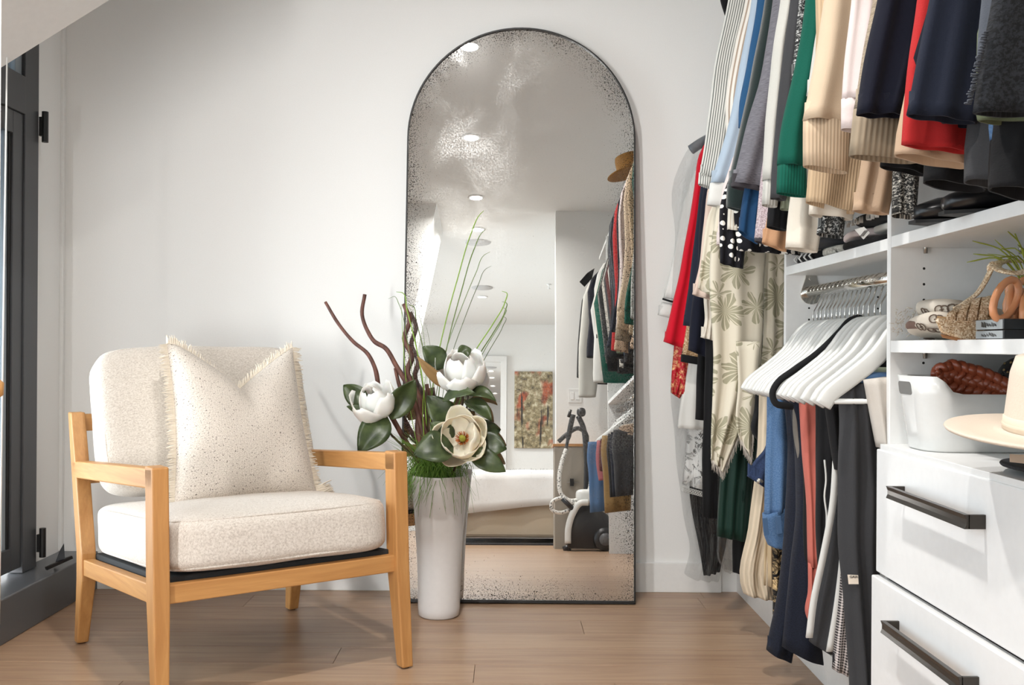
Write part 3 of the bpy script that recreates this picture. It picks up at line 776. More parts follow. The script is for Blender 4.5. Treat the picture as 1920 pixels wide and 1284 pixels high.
for z in (.897, 1.110):
    for x in (XP+.068, XP+.261):
        MB().lathe([(.0005, -.012), (.004, -.012), (.005, .0)], 10, (x, YN-.008, z)).build('shelf_pin', M_pin, u2)
M_gun = plain('gunmetal', (74, 70, 66), .32, .75)
def drawer(z0, z1, out, hz):
    d = box('drawer', (XP-.022-out, YM+.002-.004, z0), (XP-.001-out, YN+.012, z1), M_lacq, u2, bevel=.0025)
    xf = XP-.022-out; ya, yb = 1.93, 1.60
    poly = [(-.008, .010), (-.003, .0085), (.0, .0), (-.003, -.0085), (-.008, -.010), (-.011, -.0102), (-.011, .0102)]
    h = MB()
    bar = [(xf-.030+dx*.0, hz) for dx in ()]
    prof = [(.005, .0115), (-.0045, .0115), (-.0015, .004), (-.0015, -.004), (-.0045, -.0115), (.005, -.0115)]
    h.loft([[(xf-.030+px, y, hz+pz) for px, pz in prof] for y in (yb, ya)])
    for y in (ya-.006, yb): h.loft([[(x, y+.0055*c1, hz+.0115*c2) for c1, c2 in ((0, -1), (1.1, -1), (1.1, 1), (0, 1))] for x in (xf-.028, xf)])
    h.build('handle', M_gun, d, smooth=False, bevel=.0008)
drawer(.450, .700, 0, .632); drawer(.196, .443, .009, .376); drawer(.02, .190, 0, .10)
u3 = unit('hanging_unit', 'white closet bay beyond the drawers, seen only in the mirror', YE, YM-T)
box('side_panel', (XP, YE-T, 0), (XR-.002, YE, 2.42), M_white, u3, bevel=.0008)
shelf(u3, YE, YM-T, 1.107, 1.131); 
MB().tube([(rodx, YE, rodz), (rodx, YM-T, rodz)], .0145, 14).build('rail', M_chrome, u3)
box('back_panel', (XR-.011, YE, 0), (XR-.001, YM-T, 2.4), M_white, u3, bevel=0)
top = box('top_shelf', (.80, -1.2, 2.42), (XR-.002, 3.1, 2.445), M_white, None, bevel=.001); tag(top, 'long white top shelf over the upper row of clothes', 'shelf')
URZ = 2.30
MB().tube([(.85, -1.2, URZ), (.85, 3.1, URZ)], .0145, 14).build('upper_rail', M_chrome, top)
lr = MB().tube([(.85, YF+T, 1.74), (.85, YB, 1.74)], .0145, 14).build('long_rail', M_chrome); tag(lr, 'chrome rail for long garments between the closet panel and back wall', 'rail')

# ================================================================== GARMENTS
fb = fabric
FA = dict(
 grey_stripe=fb('shirt_grey_stripe', (226, 225, 218), (110, 112, 108), kind='stripe', freq=150, duty=.55),
 tan_stripe=fb('shirt_tan_stripe', (232, 226, 216), (156, 138, 122), kind='stripe', freq=95, duty=.6),
 sky=fb('cotton_pale_blue', (180, 196, 212), contrast=.12), white=fb('cotton_white', (226, 225, 220), contrast=.08),
 blue=fb('cotton_blue', (40, 82, 120)), dgreen=fb('velvet_dark_green', (16, 36, 34), sheen=.6, contrast=.4, scale=250),
 gmel=fb('wool_grey_melange', (122, 120, 126), (88, 86, 92), kind='melange'), gband=fb('binding_dark', (58, 54, 58)),
 lgrey=fb('jersey_light_grey', (206, 204, 196), contrast=.14), lrib=fb('rib_light_grey', (206, 204, 196), kind='rib', ribs=140),
 char=fb('jersey_charcoal', (62, 62, 64)), green=fb('fleece_emerald', (6, 86, 70), contrast=.3, scale=300), greenr=fb('rib_emerald', (6, 86, 70), kind='rib', ribs=160),
 beige=fb('fleece_beige', (222, 198, 170), contrast=.1), beiger=fb('rib_beige', (218, 192, 162), kind='rib', ribs=150), tanr=fb('rib_tan', (214, 184, 148), kind='rib', ribs=170),
 pink=fb('fleece_pale_pink', (232, 216, 212), contrast=.08), oat=fb('knit_oatmeal', (176, 160, 138), (132, 118, 100), scale=300), oatr=fb('rib_oatmeal', (176, 158, 134), kind='rib', ribs=110),
 navy=fb('twill_navy', (15, 18, 34), scale=700), slate=fb('wool_slate_navy', (30, 35, 50), scale=700), coral=fb('cotton_coral_red', (196, 44, 44), contrast=.15),
 blackt=fb('boucle_black', (20, 21, 23), (38, 40, 44), scale=160, bump=.8), dgrey=fb('lining_grey', (84, 88, 96)), olive=fb('cotton_olive', (104, 112, 86)),
 denim=fb('denim_mid', (94, 124, 160), (66, 96, 134), scale=340), denimd=fb('denim_indigo', (15, 18, 29), (24, 29, 43), scale=400), denimw=fb('denim_waist', (46, 60, 90), (34, 45, 70), scale=340),
 black=fb('jersey_black', (19, 19, 21)), blackr=fb('rib_black', (22, 22, 24), kind='rib', ribs=80), satin=fb('satin_beige', (204, 172, 142), contrast=.06, rough=.5),
 tweed=fb('tweed_black_white', (24, 24, 24), (214, 208, 196), kind='tweed', freq=240, bump=1.0), marl=fb('knit_marl', (26, 27, 28), (206, 206, 202), kind='tweed', freq=190, bump=1.2),
 cream=fb('cotton_cream', (236, 226, 210), contrast=.08), sage=fb('cotton_sage', (150, 158, 136)), mauve=fb('wool_mauve', (160, 142, 146), (190, 176, 178), scale=300),
 orange=fb('cotton_apricot', (214, 164, 124)), bknit=fb('knit_blue', (24, 62, 98)), ivory=fb('stripe_ivory', (226, 220, 206), (178, 164, 146), kind='stripe', freq=130, duty=.7),
 dots=fb('polka_dot', (20, 19, 25), (226, 222, 214), kind='dots', freq=44, duty=.30, scale=500, bump=.1),
 red=fb('crepe_red', (206, 14, 40), contrast=.12), blush=fb('chiffon_blush', (228, 204, 188), contrast=.06),
 brocade=fb('brocade_red_gold', (176, 12, 34), (216, 172, 120), kind='tweed', freq=55, rough=.5), sequin=fb('sequin_gold', (150, 116, 76), (240, 220, 190), kind='tweed', freq=240, rough=.35, bump=1),
 cog=fb('rib_coral', (204, 112, 98), contrast=.12), mushroom=fb('twill_mushroom', (120, 114, 106)), grey=fb('wool_charcoal', (58, 58, 60), scale=600), pale=fb('cotton_bone', (214, 206, 196), contrast=.1),
 fgreen=fb('satin_forest', (14, 46, 36), rough=.6, contrast=.15), knitc=fb('ribknit_cream', (222, 204, 178), kind='rib', ribs=95, bump=.8), camel=fb('stripe_camel', (206, 182, 146), (168, 132, 92), kind='stripe', freq=28, duty=.5),
 hound=fb('houndstooth', (30, 28, 30), (200, 190, 186), kind='check', freq=170), khaki=fb('twill_khaki', (150, 120, 76)), rose=fb('cotton_rose', (178, 104, 108)), print_=fb('print_black_gold', (17, 16, 17), (206, 176, 130), kind='tweed', freq=46),
 snake=fb('snake_print', (196, 190, 178), (60, 58, 54), kind='tweed', freq=70), wine=fb('velvet_wine', (84, 34, 32)),
)
# floral scarf
nf = NT('floral_voile'); nf.set(Roughness=.9)
fc = nf.coord('UV')
vo = nf.n('ShaderNodeTexVoronoi', feature='F1'); vo.inputs['Scale'].default_value = 9.5; nf.l(fc, vo.inputs['Vector'])
sub_ = nf.n('ShaderNodeVectorMath', operation='SUBTRACT'); nf.l(vo.outputs['Position'], sub_.inputs[1])
msc = nf.n('ShaderNodeVectorMath', operation='SCALE'); nf.l(fc, msc.inputs[0]); msc.inputs['Scale'].default_value = 9.5
msp = nf.n('ShaderNodeVectorMath', operation='SCALE'); nf.l(vo.outputs['Position'], msp.inputs[0]); msp.inputs['Scale'].default_value = 9.5
sub2 = nf.n('ShaderNodeVectorMath', operation='SUBTRACT'); nf.l(fc, sub2.inputs[0]); nf.l(vo.outputs['Position'], sub2.inputs[1])
sx_ = nf.n('ShaderNodeSeparateXYZ'); nf.l(sub2.outputs[0], sx_.inputs[0])
ang = nf.math('ARCTAN2', sx_.outputs[1], sx_.outputs[0])
nsf = nf.noise(fc, 14, 2)
pet = nf.math('ADD', nf.math('MULTIPLY', nf.math('ABSOLUTE', nf.math('SINE', nf.math('ADD', nf.math('MULTIPLY', ang, 3.5), nf.math('MULTIPLY', nsf, 4)))), .28), .30)
inside = nf.math('LESS_THAN', vo.outputs['Distance'], pet)
veins = nf.math('GREATER_THAN', nf.math('ABSOLUTE', nf.math('SINE', nf.math('ADD', nf.math('MULTIPLY', ang, 9), nf.math('MULTIPLY', vo.outputs['Distance'], 5)))), .93)
leafc = nf.mix(veins, S(142, 138, 114), S(196, 188, 166))
cc = nf.mix(inside, S(202, 194, 176), leafc)
nf.l(nf.mix(nf.math('MULTIPLY', nf.noise(fc, 380, 2), .25), cc, S(190, 180, 160)), nf.p.inputs['Base Color'])
FA['floral'] = nf.m

def upslope(rows, deep=False):
    """carry a garment's first row up to its shoulder under the upper rail"""
    (L0, R0) = rows[0]; Y = L0.y
    xl = min(max(L0.x+.02, .68), .74)
    if deep:
        w_ = min((R0-L0).length, .16); return [(V((.90, Y, 2.23)), V((1.0, Y, 2.23))), (V((.86, Y, 2.05)), V((.86+w_, Y, 2.05))), (V((.80, Y, 1.75)), V((.80+w_, Y, 1.75)))] + rows
    return [(V((xl+.05, Y, 2.235)), V((min(xl+.16, 1.0), Y, 2.25))), (V((xl, Y, 2.16)), V((xl+(R0-L0).length, Y, 2.18)))] + rows
def hung(name, label, cat, Y, rows, m, cuff=None, cm=None, up=True, body=None, t=.026, folds=1.5, amp=.006, group=None, seed=None, world=False, extra=None, cname='cuff', deep=False):
    seed = seed if seed is not None else len(ORG) % 97
    R = rows if world else PX(Y, rows)
    if up: R = upslope(R, deep)
    o = cloth(name, R, FA[m], None, t=t, folds=folds, amp=amp, seed=seed)
    tag(o, label, cat, group)
    if cuff:
        cloth(cname, cuff if world else PX(Y, cuff), FA[cm or m], o, t=t*.82, folds=1, amp=.002, seed=seed+1, k=3, wob=.001)
    if body:
        z = body; x0 = max(.70, R[-1][0].x+.07); yy = Y+.004
        cloth('body', [(V((x0+.06, yy, 2.24)), V((.92, yy, 2.24))), (V((x0, yy, 2.10)), V((1.06, yy, 2.10))), (V((x0, yy, z)), V((1.07, yy, z)))], FA[m], o, t=.015, folds=3, amp=.004, seed=seed+2, nx=14, k=3)
    return o
LG = 'tops hanging along the upper rail'
hung('shirt', 'white shirt with fine grey stripes, leftmost of the upper row', 'shirt', 3.10, [(1366, 0, 1430, 0), (1344, 100, 1412, 100), (1325, 240, 1394, 245), (1311, 330, 1378, 338)], 'grey_stripe', [(1310, 330, 1372, 340), (1309, 345, 1340, 356)], body=1.45, group=LG)
hung('shirt', 'ivory shirt with wavy tan stripes hanging second from the left', 'shirt', 2.985, [(1398, 0, 1462, 0), (1376, 90, 1440, 90), (1361, 185, 1430, 190), (1362, 300, 1420, 300)], 'tan_stripe', group=LG, amp=.012, folds=2, seed=5)
hung('shirt', 'pale blue and white shirt with a button cuff in the upper row', 'shirt', 2.91, [(1408, 0, 1456, 0), (1386, 130, 1438, 130), (1362, 250, 1415, 250), (1333, 343, 1393, 346)], 'sky', [(1331, 343, 1390, 347), (1325, 384, 1388, 393)], 'white', group=LG)
hung('blouse', 'plain blue blouse squeezed between pale blue shirt and green velvet', 'blouse', 2.79, [(1420, 0, 1470, 0), (1402, 110, 1450, 110), (1386, 190, 1440, 200), (1384, 240, 1425, 240)], 'blue', group=LG, t=.014)
hung('velvet_jacket', 'dark green velvet jacket with a wide open cuff in the upper row', 'jacket', 2.72, [(1435, 0, 1500, 0), (1408, 140, 1476, 140), (1377, 280, 1455, 284), (1364, 345, 1434, 350)], 'dgreen', [(1363, 345, 1430, 352), (1361, 388, 1416, 402)], group=LG)
o = hung('cardigan', 'grey melange wool cardigan with dark bound hem in the upper row', 'cardigan', 2.655, [(1449, 0, 1500, 0), (1431, 120, 1490, 120), (1402, 225, 1470, 230), (1371, 343, 1431, 352)], 'gmel', [(1371, 342, 1431, 351), (1370, 350, 1430, 362)], 'gband', group=LG, cname='hem_band', t=.03)
hung('sweater', 'light grey sweater with ribbed cuff, right of the melange cardigan', 'sweater', 2.40, [(1463, 0, 1502, 0), (1449, 80, 1490, 80), (1436, 230, 1478, 230), (1431, 338, 1466, 342)], 'lgrey', [(1431, 336, 1464, 340), (1428, 384, 1457, 389)], 'lrib', group=LG, body=1.42)
hung('sweater', 'charcoal sweater between light grey and emerald sleeves', 'sweater', 2.345, [(1480, 0, 1520, 0), (1462, 150, 1505, 150), (1448, 300, 1490, 300), (1446, 372, 1472, 376)], 'char', group=LG, t=.018)
hung('blouse', 'white printed blouse, a thin strip left of the emerald sweatshirt', 'blouse', 2.30, [(1499, 0, 1540, 0), (1490, 90, 1530, 90), (1484, 150, 1520, 150)], 'marl', group=LG, t=.012)
hung('sweatshirt', 'emerald green sweatshirt with a deep ribbed cuff in the upper row', 'sweatshirt', 2.235, [(1510, 0, 1562, 0), (1491, 120, 1545, 120), (1466, 230, 1524, 230), (1458, 309, 1516, 315)], 'green', [(1458, 307, 1512, 313), (1456, 362, 1513, 370)], 'greenr', group=LG, body=1.40)
hung('blouse', 'grey blouse, a narrow strip between emerald and beige sweatshirts', 'blouse', 2.18, [(1540, 0, 1580, 0), (1527, 90, 1570, 90), (1512, 180, 1560, 180)], 'lgrey', group=LG, t=.012)
hung('sweatshirt', 'beige sweatshirt with a wide ribbed cuff, right of the emerald one', 'sweatshirt', 2.00, [(1545, 0, 1640, 0), (1527, 110, 1625, 110), (1507, 226, 1600, 232)], 'beige', [(1506, 224, 1597, 231), (1505, 311, 1590, 326)], 'beiger', group=LG, t=.032)
hung('sweatshirt', 'tan ribbed sweatshirt, its sleeve end peeping below the beige cuff', 'sweatshirt', 2.13, [(1530, 60, 1640, 60), (1522, 250, 1635, 255), (1514, 318, 1630, 330), (1509, 378, 1602, 402)], 'tanr', group=LG, up=True, t=.03)
hung('hoodie', 'pale pink hoodie, right of the beige sweatshirt in the upper row', 'hoodie', 1.825, [(1596, 0, 1650, 0), (1582, 110, 1636, 110), (1578, 187, 1630, 190)], 'pink', [(1577, 186, 1626, 190), (1577, 242, 1620, 250)], group=LG, t=.02)
hung('knit_sweater', 'oatmeal knit sweater with a wide open cuff below the navy trousers', 'sweater', 1.77, [(1640, 0, 1720, 0), (1620, 90, 1710, 90), (1601, 205, 1700, 212)], 'oat', [(1600, 205, 1690, 212), (1591, 292, 1720, 306)], 'oatr', group=LG, t=.034)
hung('trousers', 'navy twill trousers folded over a hanger in the upper row', 'trousers', 1.70, [(1643, 0, 1745, 0), (1620, 110, 1730, 110), (1604, 216, 1700, 218)], 'navy', group=LG, t=.02, folds=2, amp=.008)
hung('dress', 'coral red dress, its hem running wide under the slate trousers', 'dress', 1.545, [(1719, 0, 1950, 0), (1704, 110, 1935, 110), (1694, 225, 1905, 240), (1691, 272, 1905, 296)], 'coral', group=LG, t=.016, folds=3, amp=.006)
hung('trousers', 'slate navy trousers hanging in front of the coral dress', 'trousers', 1.48, [(1745, 0, 1880, 0), (1723, 100, 1860, 105), (1699, 216, 1832, 233)], 'slate', group=LG, t=.018, folds=2)
hung('coat', 'dark grey coat lining showing left of the black boucle jacket', 'coat', 1.35, [(1842, 0, 1900, 0), (1836, 60, 1890, 60), (1833, 120, 1880, 120)], 'dgrey', group=LG, t=.012)
jk = hung('boucle_jacket', 'black boucle jacket with frayed edge at the upper right corner', 'jacket', 1.30, [(1856, 0, 2060, 0), (1838, 100, 2040, 100), (1822, 213, 2030, 214)], 'blackt', group=LG, t=.02)
fm = MB(); r6 = random.Random(4)
for i in range(46):
    p = W(1853-32*(i/46)+r6.uniform(-1, 1), 60+i*3.0, 1.295); fm.tube([p, p+V((-.006-.004*r6.random(), -.002, -.002+.004*r6.random()))], .0012, 4)
fo = fm.build('frayed_edge', FA['dgrey'], jk); fo['kind'] = 'stuff'
LG2 = 'cuffs and hems showing under the upper row'
def low(*a, **k):
    k.setdefault('group', LG2); k['deep'] = True; a = list(a)
    a[4] = [r for r in a[4] if r[1] > 190] or a[4]
    return hung(*a, **k)
low('shirt', 'olive shirt hem just below the black boucle jacket', 'shirt', 1.40, [(1826, 120, 1990, 120), (1827, 205, 1990, 212), (1830, 226, 1990, 236)], 'olive', t=.016)
low('blouse', 'dark navy blouse hem between slate trousers and coral hem', 'blouse', 1.515, [(1752, 120, 1960, 120), (1750, 215, 1940, 225), (1760, 226, 1932, 262)], 'navy', t=.014, amp=.012)
low('denim_shirt', 'blue denim shirt cuff at the right edge over the coral hem', 'shirt', 1.44, [(1856, 150, 1990, 150), (1854, 240, 1980, 240), (1856, 262, 1970, 266)], 'denim', t=.02)
low('coat', 'beige coat hem showing under the coral dress hem', 'coat', 1.60, [(1690, 120, 1800, 120), (1680, 250, 1812, 260), (1676, 290, 1812, 316)], 'satin', t=.03)
low('cardigan', 'black cardigan hem with a lapel just right of the tan sweatshirt', 'cardigan', 1.83, [(1668, 120, 1750, 120), (1655, 270, 1740, 280), (1650, 312, 1737, 330)], 'black', t=.02)
low('coat', 'black coat with a wide rounded cuff above the top closet shelf', 'coat', 1.66, [(1745, 150, 1860, 150), (1738, 270, 1850, 280), (1735, 340, 1846, 360)], 'black', t=.04)
low('coat', 'black wool coat with a deep straight cuff under the coral hem', 'coat', 1.50, [(1820, 150, 1920, 150), (1815, 270, 1910, 280), (1813, 338, 1906, 352)], 'char', t=.035)
low('coat', 'black coat with an open round cuff lowest at the right edge', 'coat', 1.43, [(1862, 160, 1990, 160), (1858, 300, 1980, 300), (1858, 352, 1980, 378)], 'black', t=.04)
low('blouse', 'beige satin blouse panel hanging right of the tan ribbed cuff', 'blouse', 1.93, [(1630, 120, 1700, 120), (1622, 260, 1690, 270), (1612, 330, 1682, 332), (1600, 395, 1669, 403)], 'satin', t=.022, folds=2)
low('tweed_jacket', 'black and white tweed jacket cuff beside the white upright panel', 'jacket', 1.885, [(1690, 120, 1745, 120), (1680, 260, 1728, 270), (1674, 345, 1720, 350), (1672, 402, 1714, 410)], 'tweed', t=.028)
low('sweatshirt', 'cream sweatshirt with a big open cuff, lowest of the hanging sleeves', 'sweatshirt', 2.32, [(1500, 120, 1560, 120), (1490, 300, 1550, 306), (1479, 395, 1540, 410), (1474, 464, 1532, 474)], 'cream', t=.034)
low('sweater', 'cream sweater edge showing beneath the tan ribbed sleeve', 'sweater', 2.165, [(1530, 120, 1630, 120), (1522, 340, 1610, 350), (1516, 402, 1599, 413)], 'cream', t=.024)
low('sweater', 'black sweater with a heavy ribbed cuff left of the cream cuff', 'sweater', 2.46, [(1462, 120, 1510, 120), (1448, 300, 1492, 305), (1442, 380, 1480, 385)], 'black', [(1441, 378, 1479, 384), (1437, 425, 1475, 433)], 'blackr', t=.03)
low('shirt', 'sage green shirt sleeve just below the emerald cuff', 'shirt', 2.40, [(1490, 120, 1530, 120), (1472, 300, 1510, 305), (1463, 391, 1497, 396)], 'sage', t=.022)
low('wool_jacket', 'mauve wool jacket sleeve with a dark bound edge under the cardigan', 'jacket', 2.60, [(1450, 120, 1510, 120), (1436, 280, 1490, 290), (1420, 390, 1478, 395), (1415, 446, 1474, 462)], 'mauve', [(1415, 445, 1474, 460), (1414, 452, 1474, 468)], 'gband', cname='hem_band')
low('blouse', 'apricot blouse edge showing below the mauve jacket', 'blouse', 2.55, [(1455, 150, 1510, 150), (1440, 400, 1480, 410), (1430, 455, 1474, 472)], 'orange', t=.018)
low('sweater', 'teal blue knit sweater with a curled cuff by the velvet jacket', 'sweater', 2.67, [(1420, 150, 1460, 150), (1402, 330, 1440, 335), (1388, 400, 1423, 405), (1384, 432, 1421, 458)], 'bknit', t=.022)
low('shirt', 'ivory striped shirt cuff beside the teal blue cuff', 'shirt', 2.765, [(1400, 150, 1440, 150), (1378, 330, 1415, 335), (1366, 385, 1402, 392), (1363, 430, 1396, 438)], 'ivory', t=.018)
dt = low('dress', 'black polka dot dress hanging low beside the floral scarf', 'dress', 2.745, [(1400, 150, 1480, 150), (1380, 330, 1482, 335), (1376, 400, 1500, 405), (1385, 470, 1500, 478)], 'dots', t=.012, folds=3, amp=.012)
cloth('sleeve', PX(2.78, [(1366, 340, 1410, 340), (1352, 380, 1400, 385), (1349, 450, 1398, 458), (1348, 492, 1394, 504)]), FA['dots'], dt, t=.014, seed=3)
low('marl_sweater', 'black and white marl knit cuff above the closet shelf', 'sweater', 2.20, [(1556, 120, 1600, 120), (1545, 300, 1590, 305), (1538, 395, 1584, 402), (1532, 438, 1579, 447)], 'marl', t=.030)
low('shirt', 'lavender shirt sliver left of the polka dot dress', 'shirt', 2.87, [(1372, 150, 1400, 150), (1355, 350, 1380, 355), (1343, 458, 1352, 460)], 'pink', t=.014)

# ---- scarf and the long garments beside it
sc = cloth('floral_scarf', PX(2.905, [(1400, 300, 1450, 300), (1352, 360, 1445, 365), (1340, 420, 1440, 425), (1330, 520, 1433, 525), (1336, 640, 1429, 640), (1337, 720, 1420, 725), (1334, 800, 1392, 800), (1333, 862, 1356, 886)]), FA['floral'], None, t=.010, folds=2.2, amp=.014, seed=8, nx=26)
tag(sc, 'long sheer floral scarf with fringed ends hanging beside the closet panel', 'scarf')
cloth('fold', PX(2.87, [(1380, 640, 1428, 640), (1383, 720, 1418, 722), (1380, 790, 1412, 795), (1387, 826, 1408, 858)]), FA['floral'], sc, t=.008, folds=1, amp=.010, seed=9)
cloth('fold', PX(2.935, [(1428, 400, 1472, 402), (1431, 520, 1471, 522), (1431, 640, 1470, 642), (1424, 725, 1464, 715)]), FA['floral'], sc, t=.010, folds=1.5, amp=.01, seed=10)
cloth('fold', PX(2.96, [(1350, 360, 1390, 360), (1328, 400, 1370, 402), (1318, 470, 1352, 474), (1309, 540, 1346, 562)]), FA['floral'], sc, t=.012, folds=1.5, amp=.01, seed=12)
fm = MB()
for (xa, ya, xb, yb, Y) in ((1333, 860, 1357, 886, 2.905), (1357, 884, 1390, 806, 2.905), (1388, 824, 1409, 858, 2.87), (1409, 856, 1414, 780, 2.87)):
    for i in range(34):
        t = i/34; p = W(xa+(xb-xa)*t, ya+(yb-ya)*t-2, Y); fm.tube([p, p+V((r6.uniform(-.004, .004), -.001, -.022-.010*r6.random()))], [.0009, .0004], 4)
fo = fm.build('fringe', FA['pale'], sc); fo['kind'] = 'stuff'
def longg(*a, **k): k.setdefault('up', False); return hung(*a, **k)
def ltop(Y, x0=.72, x1=.86): return (V((x0+.04, Y, 1.70)), V((x1, Y, 1.70)))
def LW(Y, rows): return [ltop(Y)] + PX(Y, rows)
longg('dress', 'bright red crepe dress flaring to a slanted hem by the back wall', 'dress', 3.50, LW(3.50, [(1311, 290, 1345, 295), (1303, 350, 1340, 355), (1278, 490, 1330, 495), (1256, 590, 1322, 600), (1243, 640, 1318, 664)]), 'red', world=True, t=.03, folds=2.5, amp=.012)
sh = longg('shirt', 'white shirt with black piped cuff half hidden behind the red dress', 'shirt', 3.66, LW(3.66, [(1280, 380, 1320, 380), (1264, 470, 1300, 475), (1244, 558, 1290, 564)]), 'white', PX(3.66, [(1241, 566, 1286, 575), (1233, 590, 1280, 602)]), 'white', world=True, t=.02)
pp = W(1242, 561, 3.655); MB().tube([W(1242, 560, 3.637), W(1258, 565, 3.632), W(1272, 568, 3.637)], .004, 6).build('piping', FA['black'], sh)
longg('dress', 'navy dress hanging between the red dress and the blush blouse', 'dress', 3.40, LW(3.40, [(1318, 330, 1362, 335), (1303, 430, 1352, 430), (1291, 540, 1345, 540), (1280, 610, 1330, 614)]), 'slate', world=True, t=.02, folds=2)
longg('tunic', 'longer navy tunic hanging just right of the navy dress', 'tunic', 3.34, LW(3.34, [(1322, 340, 1362, 345), (1305, 520, 1350, 522), (1293, 600, 1340, 602), (1290, 656, 1326, 670)]), 'navy', world=True, t=.02, folds=1.5)
longg('blouse', 'blush chiffon blouse with flared sleeves left of the floral scarf', 'blouse', 3.24, LW(3.24, [(1326, 360, 1366, 365), (1318, 430, 1354, 435), (1310, 500, 1346, 505), (1299, 552, 1340, 564)]), 'blush', world=True, t=.02, folds=2)
longg('blouse', 'cream blouse with a gathered flounce below the blush sleeve', 'blouse', 3.29, LW(3.29, [(1330, 400, 1360, 400), (1320, 560, 1346, 562), (1320, 606, 1342, 608), (1313, 632, 1344, 641)]), 'cream', world=True, t=.016, folds=3)
longg('skirt', 'gold sequinned skirt hem with a black band behind the navy dress', 'skirt', 3.46, LW(3.46, [(1310, 420, 1350, 420), (1290, 590, 1338, 592), (1278, 664, 1336, 674)]), 'sequin', PX(3.46, [(1277, 664, 1336, 674), (1276, 678, 1334, 688)]), 'black', world=True, cname='hem_band', t=.022)
sk = longg('skirt', 'red and gold brocade skirt with a scalloped hem under the red dress', 'skirt', 3.545, LW(3.545, [(1310, 420, 1350, 420), (1268, 600, 1330, 600), (1262, 660, 1322, 665), (1257, 735, 1276, 748)]), 'brocade', world=True, t=.02, folds=3)
cloth('panel', PX(3.535, [(1268, 640, 1325, 640), (1270, 700, 1320, 700), (1272, 742, 1319, 724)]), FA['brocade'], sk, t=.014, seed=31)
longg('slip', 'plain white slip hem hanging below the brocade skirt', 'slip', 3.52, LW(3.52, [(1310, 420, 1350, 420), (1288, 700, 1330, 700), (1276, 760, 1324, 762), (1271, 802, 1322, 806)]), 'white', world=True, t=.016)
longg('trousers', 'short black trousers hanging below the gold sequin skirt', 'trousers', 3.43, LW(3.43, [(1322, 420, 1350, 420), (1308, 680, 1340, 680), (1303, 786, 1336, 790)]), 'black', world=True, t=.016)
longg('trousers', 'long straight black trousers just left of the floral scarf', 'trousers', 3.30, LW(3.30, [(1330, 420, 1362, 420), (1322, 660, 1352, 660), (1318, 800, 1348, 800), (1316, 968, 1345, 972)]), 'black', world=True, t=.018)
gd = longg('dress', 'dark green satin dress hanging below the floral scarf', 'dress', 3.08, LW(3.08, [(1366, 500, 1430, 500), (1358, 760, 1430, 760), (1348, 900, 1412, 900), (1343, 1004, 1405, 1016)]), 'fgreen', world=True, t=.022, folds=3, amp=.008)
cloth('tie_belt', PX(3.04, [(1396, 830, 1402, 830), (1394, 900, 1398, 900), (1390, 940, 1395, 941)]), FA['fgreen'], gd, t=.003, seed=2)
longg('skirt', 'black skirt hem showing below the dark green dress', 'skirt', 3.13, LW(3.13, [(1385, 600, 1425, 600), (1378, 950, 1412, 950), (1372, 1020, 1402, 1028), (1374, 1072, 1396, 1075)]), 'black', world=True, t=.02)
# clear garment bags
npl = NT('clear_plastic')
tb = npl.n('ShaderNodeBsdfTransparent'); tb.inputs[0].default_value = (.95, .955, .955, 1); gb = npl.n('ShaderNodeBsdfGlossy'); gb.inputs['Roughness'].default_value = .10
lw = npl.n('ShaderNodeLayerWeight'); lw.inputs['Blend'].default_value = .30
pn_ = npl.noise(npl.coord('Object', (14, 14, 7)), 1, 5, .7, 2.0); bb = npl.n('ShaderNodeBump'); bb.inputs['Strength'].default_value = 1; bb.inputs['Distance'].default_value = .03
npl.l(pn_, bb.inputs['Height']); npl.l(bb.outputs[0], gb.inputs['Normal']); npl.l(bb.outputs[0], lw.inputs['Normal'])
ms = npl.n('ShaderNodeMixShader'); npl.l(npl.math('MULTIPLY', lw.outputs['Facing'], .38), ms.inputs[0]); npl.l(tb.outputs[0], ms.inputs[1]); npl.l(gb.outputs[0], ms.inputs[2]); npl.l(ms.outputs[0], npl.out.inputs[0])
FA['plastic'] = npl.m
bag = cloth('garment_bag', [(V((.70, 3.62, 1.66)), V((.88, 3.62, 1.69)))] + PX(3.62, [(1296, 268, 1340, 264), (1272, 310, 1360, 320), (1264, 440, 1370, 440), (1262, 700, 1375, 700), (1270, 860, 1375, 860), (1284, 985, 1368, 985), (1296, 1045, 1360, 1045), (1282, 1076, 1352, 1084)]), FA['plastic'], None, t=.085, folds=3, amp=.014, seed=14, nx=26, wob=.02, hollow=False)
tag(bag, 'clear plastic garment bag bulging against the back wall over a lace dress', 'garment bag')
nlace = NT('white_lace'); lb = nlace.coord('UV'); 
lv1 = nlace.n('ShaderNodeTexVoronoi', feature='DISTANCE_TO_EDGE'); lv1.inputs['Scale'].default_value = 42; nlace.l(lb, lv1.inputs['Vector'])
ln2 = nlace.noise(lb, 18, 3, .6, 1.0)
mask = nlace.math('MAXIMUM', nlace.math('GREATER_THAN', ln2, .52), nlace.math('LESS_THAN', lv1.outputs['Distance'], .035))
tl = nlace.n('ShaderNodeBsdfTransparent'); dl = nlace.n('ShaderNodeBsdfDiffuse'); dl.inputs[0].default_value = S(240, 240, 238)
ml = nlace.n('ShaderNodeMixShader'); nlace.l(nlace.math('ADD', nlace.math('MULTIPLY', mask, .75), .18), ml.inputs[0]); nlace.l(tl.outputs[0], ml.inputs[1]); nlace.l(dl.outputs[0], ml.inputs[2]); nlace.l(ml.outputs[0], nlace.out.inputs[0])
FA['lace'] = nlace.m
lcd = longg('lace_dress', 'white embroidered lace dress hem inside the clear garment bag', 'dress', 3.61, LW(3.61, [(1318, 420, 1352, 420), (1300, 700, 1345, 700), (1290, 800, 1345, 800), (1279, 908, 1340, 922)]), 'lace', world=True, t=.016, folds=2)
mb = MB()
